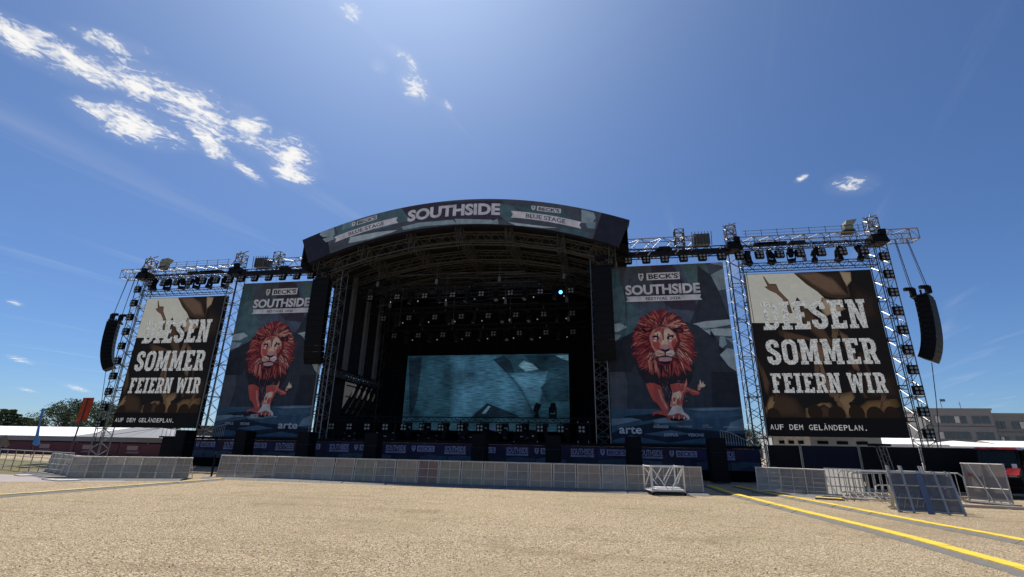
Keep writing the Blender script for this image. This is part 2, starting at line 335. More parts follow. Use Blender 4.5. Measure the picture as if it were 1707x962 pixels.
# ------------------------------------------------------------------ printed artwork: flat layers of colour on a sheet in the XZ plane, seen from -Y
class Art:
    def __init__(s): s.mb = MB(); s.n = 0
    def layer(s): s.n += 1; return -0.00012 * s.n
    def poly(s, pts, col, y=None, mi=0):
        y = s.layer() if y is None else y
        loops = pts if isinstance(pts[0][0], (tuple, list)) else [pts]
        flat = [p for lp in loops for p in lp]
        tris = tessellate_polygon([[Vector((p[0], p[1], 0)) for p in lp] for lp in loops])
        fs = []
        for t in tris:
            a, b, c = (flat[i] for i in t)
            ar = (b[0] - a[0]) * (c[1] - a[1]) - (b[1] - a[1]) * (c[0] - a[0])
            fs.append(t if ar > 0 else (t[0], t[2], t[1]))
        s.mb.add([(p[0], y, p[1]) for p in flat], fs, mi, col)
    def soft(s, pts, col, bg, k=.10, hi=1.25, lim=(-3.86, 3.86, 2.7, 13.24)):
        # a blurred patch: nested outlines blending from the surroundings to the colour
        cx = sum(p[0] for p in pts) / len(pts); cz = sum(p[1] for p in pts) / len(pts)
        for f, w in ((1 + k, .25), (1 + k * .5, .5), (1, .75), (1 - k, 1.0), (1 - 2.6 * k, hi), (1 - 4.5 * k, hi * 1.12)):
            if f <= .1: continue
            c = tuple(b + (a - b) * min(w, 1) if w <= 1 else a * w for a, b in zip(col, bg))
            s.poly([(max(lim[0], min(lim[1], cx + (p[0] - cx) * f)), max(lim[2], min(lim[3], cz + (p[1] - cz) * f))) for p in pts], c)
    def rect(s, x0, z0, x1, z1, col, y=None, mi=0): s.poly([(x0, z0), (x1, z0), (x1, z1), (x0, z1)], col, y, mi)
    def grid(s, x0, z0, x1, z1, col): s.mb.add([(x0, 0, z0), (x1, 0, z0), (x1, 0, z1), (x0, 0, z1)], [(0, 1, 2, 3)], 0, col)
    def text(s, body, x0, z0, x1, z1, col, bold=0.02, mi=0, warp=None):
        cu = bpy.data.curves.new('lettering', 'FONT'); cu.body = body; cu.size = 1; cu.offset = bold; cu.resolution_u = 3; cu.fill_mode = 'FRONT'
        ob = bpy.data.objects.new('lettering', cu); COL.objects.link(ob)
        dg = bpy.context.evaluated_depsgraph_get(); dg.update()
        me = bpy.data.meshes.new_from_object(ob.evaluated_get(dg))
        vs = [v.co.copy() for v in me.vertices]; fs = [tuple(p.vertices) for p in me.polygons]
        bpy.data.objects.remove(ob); bpy.data.curves.remove(cu); bpy.data.meshes.remove(me)
        ax, bx = min(v.x for v in vs), max(v.x for v in vs); ay, by = min(v.y for v in vs), max(v.y for v in vs)
        y = s.layer(); o = []
        for v in vs:
            p = (x0 + (v.x - ax) / (bx - ax) * (x1 - x0), z0 + (v.y - ay) / (by - ay) * (z1 - z0))
            if warp: p = warp(*p)
            o.append((p[0], y, p[1]))
        s.mb.add(o, fs, mi, col)
    def mono(s, body, x0, z0, x1, z1, col, mi=0):
        # evenly spaced lettering, one cell per character
        cw = (x1 - x0) / len(body); hs = {'Ä': 1.26}
        for i, ch in enumerate(body):
            if ch == ' ': continue
            xa = x0 + i * cw
            if ch == '.': s.rect(xa + cw * .3, z0, xa + cw * .55, z0 + (z1 - z0) * .18, col); continue
            s.text(ch, xa + cw * .08, z0, xa + cw * .84, z0 + (z1 - z0) * hs.get(ch, 1), col, 0, mi)
    def slab(s, word, x0, z0, x1, z1, col, mi=0):
        gl = [GLYPH[c] for c in word]; gap = 0.9
        tw = sum(g[0] for g in gl) + gap * (len(gl) - 1); x = 0; y = s.layer()
        for g in gl:
            loops = [[(x0 + (x + p[0]) / tw * (x1 - x0), z0 + p[1] / 10 * (z1 - z0)) for p in lp] for lp in g[1]]
            if g[0] != 2.2 or g[1]: 
                if g[1]: s.poly(loops, col, y, mi)
            x += g[0] + gap
GLYPH = {
 ' ': (2.2, []),
 'I': (4, [[(0, 0), (4, 0), (4, 1.3), (3.15, 1.3), (3.15, 8.7), (4, 8.7), (4, 10), (0, 10), (0, 8.7), (.85, 8.7), (.85, 1.3), (0, 1.3)]]),
 'E': (6, [[(0, 0), (6, 0), (6, 2.7), (4.9, 2.7), (4.7, 1.8), (3.1, 1.8), (3.1, 4.2), (4.4, 4.2), (4.4, 6), (3.1, 6), (3.1, 8.2), (4.7, 8.2), (4.9, 7.3), (6, 7.3), (6, 10), (0, 10), (0, 8.7), (.85, 8.7), (.85, 1.3), (0, 1.3)]]),
 'F': (6, [[(0, 0), (4, 0), (4, 1.3), (3.1, 1.3), (3.1, 4.1), (4.4, 4.1), (4.4, 5.9), (3.1, 5.9), (3.1, 8.2), (4.7, 8.2), (4.9, 7.3), (6, 7.3), (6, 10), (0, 10), (0, 8.7), (.85, 8.7), (.85, 1.3), (0, 1.3)]]),
 'D': (6.4, [[(0, 0), (4.4, 0), (6, 1.2), (6.4, 2.4), (6.4, 7.6), (6, 8.8), (4.4, 10), (0, 10), (0, 8.7), (.85, 8.7), (.85, 1.3), (0, 1.3)], [(2.7, 1.7), (2.7, 8.3), (3.9, 8.3), (4.5, 7.7), (4.5, 2.3), (3.9, 1.7)]]),
 'O': (6.4, [[(2, 0), (4.4, 0), (6, 1.1), (6.4, 2.4), (6.4, 7.6), (6, 8.9), (4.4, 10), (2, 10), (.4, 8.9), (0, 7.6), (0, 2.4), (.4, 1.1)], [(2.7, 1.7), (2.1, 2.3), (2.1, 7.7), (2.7, 8.3), (3.7, 8.3), (4.3, 7.7), (4.3, 2.3), (3.7, 1.7)]]),
 'S': (6, [[(1.9, 0), (4.1, 0), (5.6, 1), (6, 2.2), (6, 3.6), (5.4, 4.7), (2.6, 6.6), (2.3, 7.1), (2.3, 7.9), (2.7, 8.3), (3.4, 8.3), (3.7, 7.9), (3.7, 6.9), (5.8, 6.9), (5.8, 8), (5.3, 9.2), (4, 10), (2, 10), (.6, 9.1), (.1, 7.9), (.1, 6.6), (.7, 5.4), (3.4, 3.6), (3.7, 3.1), (3.7, 2.1), (3.3, 1.7), (2.7, 1.7), (2.3, 2.1), (2.3, 3.2), (0, 3.2), (0, 2.1), (.5, .9)]]),
 'N': (7.2, [[(0, 0), (3.3, 0), (3.3, 1.3), (2.6, 1.3), (2.6, 5.6), (4.6, 0), (6.5, 0), (6.5, 8.7), (7.2, 8.7), (7.2, 10), (4, 10), (4, 8.7), (4.6, 8.7), (4.6, 4.6), (2.8, 10), (0, 10), (0, 8.7), (.7, 8.7), (.7, 1.3), (0, 1.3)]]),
 'M': (8.6, [[(0, 0), (3.2, 0), (3.2, 1.3), (2.6, 1.3), (2.6, 6.2), (3.6, 1.2), (5, 1.2), (6, 6.2), (6, 1.3), (5.4, 1.3), (5.4, 0), (8.6, 0), (8.6, 1.3), (8, 1.3), (8, 8.7), (8.6, 8.7), (8.6, 10), (5.6, 10), (4.3, 4.6), (3, 10), (0, 10), (0, 8.7), (.6, 8.7), (.6, 1.3), (0, 1.3)]]),
 'R': (6.6, [[(0, 0), (3.7, 0), (3.7, 1.3), (3.1, 1.3), (3.1, 3.9), (3.6, 3.9), (4.6, 0), (6.6, 0), (6.6, 1.3), (6.2, 1.4), (5.4, 4.3), (6.1, 5.2), (6.3, 6), (6.3, 7.8), (5.9, 9), (4.4, 10), (0, 10), (0, 8.7), (.85, 8.7), (.85, 1.3), (0, 1.3)], [(2.8, 5.6), (2.8, 8.3), (3.8, 8.3), (4.3, 7.8), (4.3, 6.1), (3.8, 5.6)]]),
 'W': (9, [[(1.7, 0), (3.3, 0), (4.5, 5.2), (5.7, 0), (7.3, 0), (8.6, 8.7), (9, 8.7), (9, 10), (6.2, 10), (6.2, 8.7), (6.7, 8.7), (6.3, 4.2), (5.2, 9.2), (3.8, 9.2), (2.7, 4.2), (2.3, 8.7), (2.8, 8.7), (2.8, 10), (0, 10), (0, 8.7), (.4, 8.7)]]),
}

# ================================================================== SETTING
def ground_mat():
    m = bpy.data.materials.new('gravel_ground'); m.use_nodes = True
    n, l = m.node_tree.nodes, m.node_tree.links; p = n['Principled BSDF']; p.inputs['Roughness'].default_value = 0.95; p.inputs['Specular IOR Level'].default_value = 0.2
    t = n.new('ShaderNodeTexCoord')
    def noise(sc, det, ro=0.55, dist=0.0):
        k = n.new('ShaderNodeTexNoise'); k.inputs['Scale'].default_value = sc; k.inputs['Detail'].default_value = det; k.inputs['Roughness'].default_value = ro; k.inputs['Distortion'].default_value = dist
        l.new(t.outputs['Object'], k.inputs['Vector']); return k.outputs['Fac']
    vo = n.new('ShaderNodeTexVoronoi'); vo.inputs['Scale'].default_value = 46; vo.inputs['Randomness'].default_value = 1
    l.new(t.outputs['Object'], vo.inputs['Vector'])
    sp = n.new('ShaderNodeSeparateColor'); l.new(vo.outputs['Color'], sp.inputs[0])
    cr = n.new('ShaderNodeValToRGB'); e = cr.color_ramp.elements
    e[0].position = 0.0; e[0].color = (0.15, 0.105, 0.06, 1); e[1].position = 1.0; e[1].color = (0.80, 0.69, 0.51, 1)
    for pos, c in ((0.25, (0.32, 0.24, 0.145, 1)), (0.6, (0.47, 0.375, 0.26, 1)), (0.85, (0.60, 0.495, 0.36, 1))):
        x = e.new(pos); x.color = c
    l.new(sp.outputs[0], cr.inputs[0])
    def mixc(a, b, f, lo, hi, amt):
        r = n.new('ShaderNodeMapRange'); r.interpolation_type = 'SMOOTHSTEP'; l.new(f, r.inputs[0]); r.inputs[1].default_value = lo; r.inputs[2].default_value = hi; r.inputs[4].default_value = amt
        x = n.new('ShaderNodeMix'); x.data_type = 'RGBA'; l.new(r.outputs[0], x.inputs['Factor']); l.new(a, x.inputs['A'])
        if hasattr(b, 'is_linked'): l.new(b, x.inputs['B'])
        else: x.inputs['B'].default_value = b + (1,)
        return x.outputs['Result']
    c = cr.outputs[0]
    c = mixc(c, (0.56, 0.455, 0.30), noise(0.22, 5), 0.42, 0.7, 0.3)       # paler, dustier patches
    c = mixc(c, (0.24, 0.175, 0.105), noise(0.6, 9, 0.72, 0.6), 0.52, 0.70, 0.6)      # darker scuffed soil
    c = mixc(c, (0.30, 0.27, 0.15), noise(0.28, 6, 0.6), 0.50, 0.72, 0.4)  # thin worn grass
    mp = n.new('ShaderNodeMapping'); mp.inputs['Rotation'].default_value = (0, 0, R(12)); mp.inputs['Scale'].default_value = (0.16, 1.5, 1); l.new(t.outputs['Object'], mp.inputs[0])
    tk = n.new('ShaderNodeTexNoise'); tk.inputs['Scale'].default_value = 1.0; tk.inputs['Detail'].default_value = 6; tk.inputs['Distortion'].default_value = .8; l.new(mp.outputs[0], tk.inputs['Vector'])
    c = mixc(c, (0.26, 0.195, 0.12), tk.outputs['Fac'], 0.54, 0.70, 0.38)   # old wheel tracks
    c = mixc(c, (0.33, 0.255, 0.17), noise(0.11, 4, 0.6), 0.48, 0.66, 0.5)   # broad duller areas
    c = mixc(c, (0.10, 0.07, 0.045), noise(36, 4, 0.7), 0.58, 0.68, 0.7)   # gaps between chips
    gain = n.new('ShaderNodeVectorMath'); gain.operation = 'SCALE'; gain.operation = 'MULTIPLY'; gain.inputs[1].default_value = (1.24, 1.23, 1.19); l.new(c, gain.inputs[0])
    l.new(gain.outputs[0], p.inputs['Base Color'])
    h = n.new('ShaderNodeMath'); h.operation = 'ADD'; l.new(vo.outputs['Distance'], h.inputs[0])
    h2 = n.new('ShaderNodeMath'); h2.operation = 'MULTIPLY'; l.new(noise(9, 8, 0.7), h2.inputs[0]); h2.inputs[1].default_value = 1.2; l.new(h2.outputs[0], h.inputs[1])
    b = n.new('ShaderNodeBump'); b.inputs['Strength'].default_value = 0.9; b.inputs['Distance'].default_value = 0.05; l.new(h.outputs[0], b.inputs['Height']); l.new(b.outputs[0], p.inputs['Normal'])
    return m
GM = ground_mat()
g = MB(); N = 30
xs = [-700, -300, -120] + [-60 + 4 * i for i in range(31)] + [120, 300, 700]; ys = [-40, -10] + [2 * i for i in range(25)] + [60, 90, 140, 300, 700, 1500]
vs = []
for y in ys:
    for x in xs:
        vs.append((x, y, 0.0))
nx = len(xs); fs = [(j * nx + i, j * nx + i + 1, (j + 1) * nx + i + 1, (j + 1) * nx + i) for j in range(len(ys) - 1) for i in range(nx - 1)]
g.add(vs, fs)
tag(g.build('ground', GM), 'tan gravel and wood chip festival ground in full sun', None, kind='structure')
ROADM = mat('worn_tarmac', (0.33, 0.29, 0.28), 0.9, 0, 0.15, 1.5, bump=0.3, bscale=50, stain=0.2)
rd = MB(); rd.add([(-60, 17.2, .006), (-24, 16.6, .006), (-14, 16.3, .006), (-9.6, 18.6, .006), (-12.6, 19.6, .006), (-20, 20.2, .006), (-60, 22, .006)], [tuple(range(7))])
tag(rd.build('road', ROADM), kind='structure')
GRASSM = mat('dry_grass_ground', (0.15, 0.13, 0.055), 0.95, 0, 0.45, 2.0, bump=0.8, bscale=25)
gv = MB(); gv.add([(-70, 21.5, .010), (-14.2, 19.9, .010), (-11.5, 24, .010), (-24, 30, .010), (-70, 44, .010)], [tuple(range(5))])
tag(gv.build('lawn', GRASSM), kind='structure')
pv = MB(); pv.prism([(-13.6, 18.0, 0), (-12.2, 17.6, 0), (-11.7, 18.1, 0), (-12.6, 18.5, 0)], (0, 0, .05))
pv.prism([(-17.2, 19.5, 0), (-16.4, 19.2, 0), (-16.2, 19.6, 0), (-16.9, 19.9, 0)], (0, 0, .05))
tag(pv.build('path', mat('pale_concrete', (0.55, 0.53, 0.5), 0.85, 0, 0.1, 3, bump=0.2)), kind='structure')

# loose chips lying on the near ground
chips = MB(); rc = random.Random(3)
for i in range(15000):
    d = 7 + 13 * rc.random() ** 1.35; a = rc.uniform(-0.86, 0.92)
    x = 9.955 + d * math.sin(a - PS); y = d * math.cos(a - PS)
    if y > 20.5 or y < 4: continue
    s_ = rc.uniform(.006, .017); r_ = rc.uniform(0, 6.28); e_ = rc.uniform(.4, 1)
    pts = [(x + s_ * math.cos(r_ + k * 1.57) * (1 if k % 2 else e_), y + s_ * math.sin(r_ + k * 1.57) * (1 if k % 2 else e_), rc.uniform(.002, .010)) for k in range(4)]
    chips.add(pts + [(x, y, rc.uniform(.008, .020))], [(0, 1, 4), (1, 2, 4), (2, 3, 4), (3, 0, 4)], rc.choice((0, 0, 0, 1, 1, 1, 2)))
tag(chips.build('gravel', [mat('pale_chip', (0.70, 0.60, 0.45), 0.9), mat('tan_chip', (0.52, 0.42, 0.29), 0.9), mat('brown_chip', (0.17, 0.12, 0.08), 0.9)]),
    'loose pale and brown chips scattered on the ground', kind='stuff')

# ================================================================== CONCERT STAGE (roof, towers, deck, walls)
stage = thing('concert_stage', 'large open concert stage with arched roof, lattice pillars and black drapes', 'stage', (0, 33, 0))
SO = (0, 33, 0)
def sb(mb, name, mats, parent=None, smooth=False):
    o = mb.build(name, mats, None, smooth, SO); o.parent = parent or stage
    return o
d = MB(); d.box((0, 37.8, 1.97), (38.8, 11.6, .16)); deck = sb(d, 'deck', BLACK)
d = MB()
for x0, x1 in ((-19.3, 19.3),): d.box((0, 32.10, .94), (38.6, .06, 1.78))
for k in range(78):
    d.tube((-19.3 + k * .5, 32.065, .05), (-19.3 + k * .5, 32.065, 1.83), .03, 5)
sb(d, 'skirt', DRAPE)
def ztop(x): return 19.52 - 0.0162 * x * x
def zbot(x): return 17.42 - 0.0178 * x * x
XS = [-12.4 + 24.8 * i / 32 for i in range(33)]
d = MB()
for i in range(32):
    xa, xb = XS[i], XS[i + 1]
    d.add([(xa, 30.9, ztop(xa)), (xb, 30.9, ztop(xb)), (xb, 44, ztop(xb) - .8), (xa, 44, ztop(xa) - .8)], [(0, 1, 2, 3)], 1)
    d.add([(xa, 31.3, zbot(xa) + .55), (xb, 31.3, zbot(xb) + .55), (xb, 44, zbot(xb) - .3), (xa, 44, zbot(xa) - .3)], [(3, 2, 1, 0)], 0)
for x, s_ in ((XS[0], 1), (XS[-1], -1)):
    d.add([(x, 30.9, zbot(x)), (x, 44, zbot(x) - .3), (x, 44, ztop(x) - .8), (x, 30.9, ztop(x))], [(0, 1, 2, 3)], 0)
d.add([(x, 44, zbot(x) - .3) for x in XS] + [(x, 44, ztop(x) - .8) for x in reversed(XS)], [tuple(range(66))], 0)
sb(d, 'roof', [ROOFC, ROOFW])
NODES = [-11.3, -7.7, -3.85, 0, 3.85, 7.7, 11.3]
def zarch(x): return 16.5 - 0.0165 * x * x
for Yt in (32.2, 35.6, 38.4, 41.2):
    d = MB()
    for a, b in zip(NODES, NODES[1:]):
        d.truss((a, Yt, zarch(a) + .42 - .02 * (Yt - 32)), (b, Yt, zarch(b) + .42 - .02 * (Yt - 32)), .5, .84, 7, .035, .02)
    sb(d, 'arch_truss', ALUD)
for x in NODES:
    d = MB()
    d.truss((x, 31.25, zarch(x) + .62), (x, 43.2, zarch(x) + .22), .42, 1.0, 16, .03, .017, frames=1)
    for Yk in (32.2, 35.6, 38.4, 41.2):
        for sx in (-.24, .24):
            d.tube((x + sx, Yk - .3, zarch(x) - .35), (x + sx, Yk - .3, zarch(x) + 1.05), .032, 6); d.tube((x + sx, Yk + .3, zarch(x) - .35), (x + sx, Yk + .3, zarch(x) + 1.0), .032, 6)
        for zz in (-.3, .05): d.tube((x - .24, Yk - .3, zarch(x) + zz), (x + .24, Yk - .3, zarch(x) + zz), .02, 5)
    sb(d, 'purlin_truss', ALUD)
d = MB()
for Yt in (33.6, 34.4, 36.6, 37.4, 39.4, 40.2, 42.2):
    for a, b in zip(NODES, NODES[1:]):
        d.tube((a, Yt, zarch(a) + .95 - .03 * (Yt - 32)), (b, Yt, zarch(b) + .95 - .03 * (Yt - 32)), .05, 6)
rr = random.Random(5)
for k in range(34):
    y = rr.uniform(33.5, 41); z = rr.uniform(14.0, 15.1); x0 = rr.uniform(-9.5, 3); x1 = min(9.7, x0 + rr.uniform(3, 9))
    d.tube((x0, y, z), (x1, y, z + rr.uniform(-.1, .1)), .022, 5)
sb(d, 'roof_tube', ALUD)
for sx in (-1, 1):
    d = MB(); d.truss((sx * 10.2, 33, 0), (sx * 10.2, 33, 14.9), .9, .9, 24, .042, .024, (0, 1, 0), frames=2); p = sb(d, 'pillar', ALU)
    d = MB(); d.truss((sx * 10.2, 33, 14.85), (sx * 11.0, 32.8, 16.3), 1.2, 1.2, 3, .05, .03, (0, 1, 0), frames=1)
    for k in range(9):
        d.tube((sx * (9.4 + .25 * k), 32.2 + .15 * (k % 3), 14.9), (sx * (10.2 + .2 * k), 32.5, 16.1 - .12 * k), .025, 5)
    o = d.build('pillar_head', ALUD, None, False, SO); o.parent = p
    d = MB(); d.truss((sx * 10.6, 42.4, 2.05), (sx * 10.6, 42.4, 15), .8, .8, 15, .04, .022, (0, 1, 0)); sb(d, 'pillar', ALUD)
# side and back walls
d = MB(); d.box((0, 43.35, 9.9), (22.4, .1, 15.8))
for k in range(60): d.tube((-10.8 + k * .365, 43.27, 2.05), (-10.8 + k * .365, 43.27, 16.4), .07, 5)
sb(d, 'back_wall', DRAPE)
d = MB(); d.box((10.95, 38.55, 9.2), (.1, 9.7, 14.3)); d.box((10.92, 33.95, 8.2), (.62, .06, 12.2))
for k in range(24): d.tube((10.86, 33.8 + k * .4, 2.05), (10.86, 33.8 + k * .4, 16.3), .06, 5)
sb(d, 'side_wall', DRAPE)
d = MB(); d.box((-10.95, 38.55, 11.8), (.1, 9.7, 9.1)); d.box((-10.95, 43.2, 5.8), (.1, .5, 7.5)); d.box((-10.95, 38.4, 3.1), (.1, 9.6, 2.1)); d.box((-10.95, 35.4, 5.7), (.1, 3.6, 3.1))
for k in range(24): d.tube((-10.86, 33.8 + k * .4, 7.3), (-10.86, 33.8 + k * .4, 16.3), .06, 5)
sb(d, 'side_wall', DRAPE2)
d = MB()
for y in (36.3, 39.1, 41.7): d.box((-10.62, y, 11.9), (.22, .55, 9.2))
sb(d, 'drape_column', GREYC)
d = MB(); d.truss((-10.55, 33.7, 7.05), (-10.55, 43.2, 7.05), .4, .7, 22, .03, .018, frames=1); sb(d, 'balcony_truss', BLACKT)
d = MB()
for k in range(22): d.box((-10.6, 33.9 + k * .43, 7.05), (.1, .2, .62))
sb(d, 'balcony_rail', mat('grey_rail', (0.12, 0.12, 0.13), 0.7))
d = MB(); d.add([(-11.2, 37.2, 4.1), (-11.2, 43.3, 4.1), (-11.2, 43.3, 7.2), (-11.2, 37.2, 7.2)], [(0, 1, 2, 3)])
sb(d, 'side_tarpaulin', mat('pale_tarpaulin', (0.20, 0.20, 0.195), 0.6, transl=0.4, var=.2, scale=.8))
d = MB()
for k in range(7): d.tube((-10.75, 37.0 + k * 1.0, 4.0), (-10.75, 39.6 + k * 1.0, 7.0), .24, 6)
for k in range(3): d.tube((-10.7, 37.2, 4.6 + k * .9), (-10.7, 43.3, 4.6 + k * .9), .06, 6)
sb(d, 'side_brace', BLACKT)
d = MB()
for k in range(5): d.truss((-9.9 + .52 * k, 42.6, 2.05), (-9.9 + .52 * k, 42.6, 11.5), .3, .3, 20, .022, .012, (0, 1, 0))
sb(d, 'rear_ladder_truss', BLACKT)
# things on deck edges
d = MB()
for x in (-17.6, -14.8, -12.2, 12.4, 15.2, 17.8): d.truss((x, 37, 2.05), (x, 37, 14.6), .5, .5, 20, .03, .017, (0, 1, 0), frames=2)
for z in (4.6, 7.2, 9.8, 12.4):
    for sx in (-1, 1):
        d.tube((sx * 11.6, 37, z), (sx * 18.6, 37, z), .03, 6); d.tube((sx * 11.6, 36.6, z + .9), (sx * 18.6, 36.6, z + .9), .03, 6)
        for k in range(3): d.tube((sx * (12.2 + 2.7 * k), 37, z), (sx * (14.9 + 2.7 * k - .2), 37, z + 2.5 if z < 12 else z), .022, 5)
sb(d, 'wing_scaffold', ALUD)

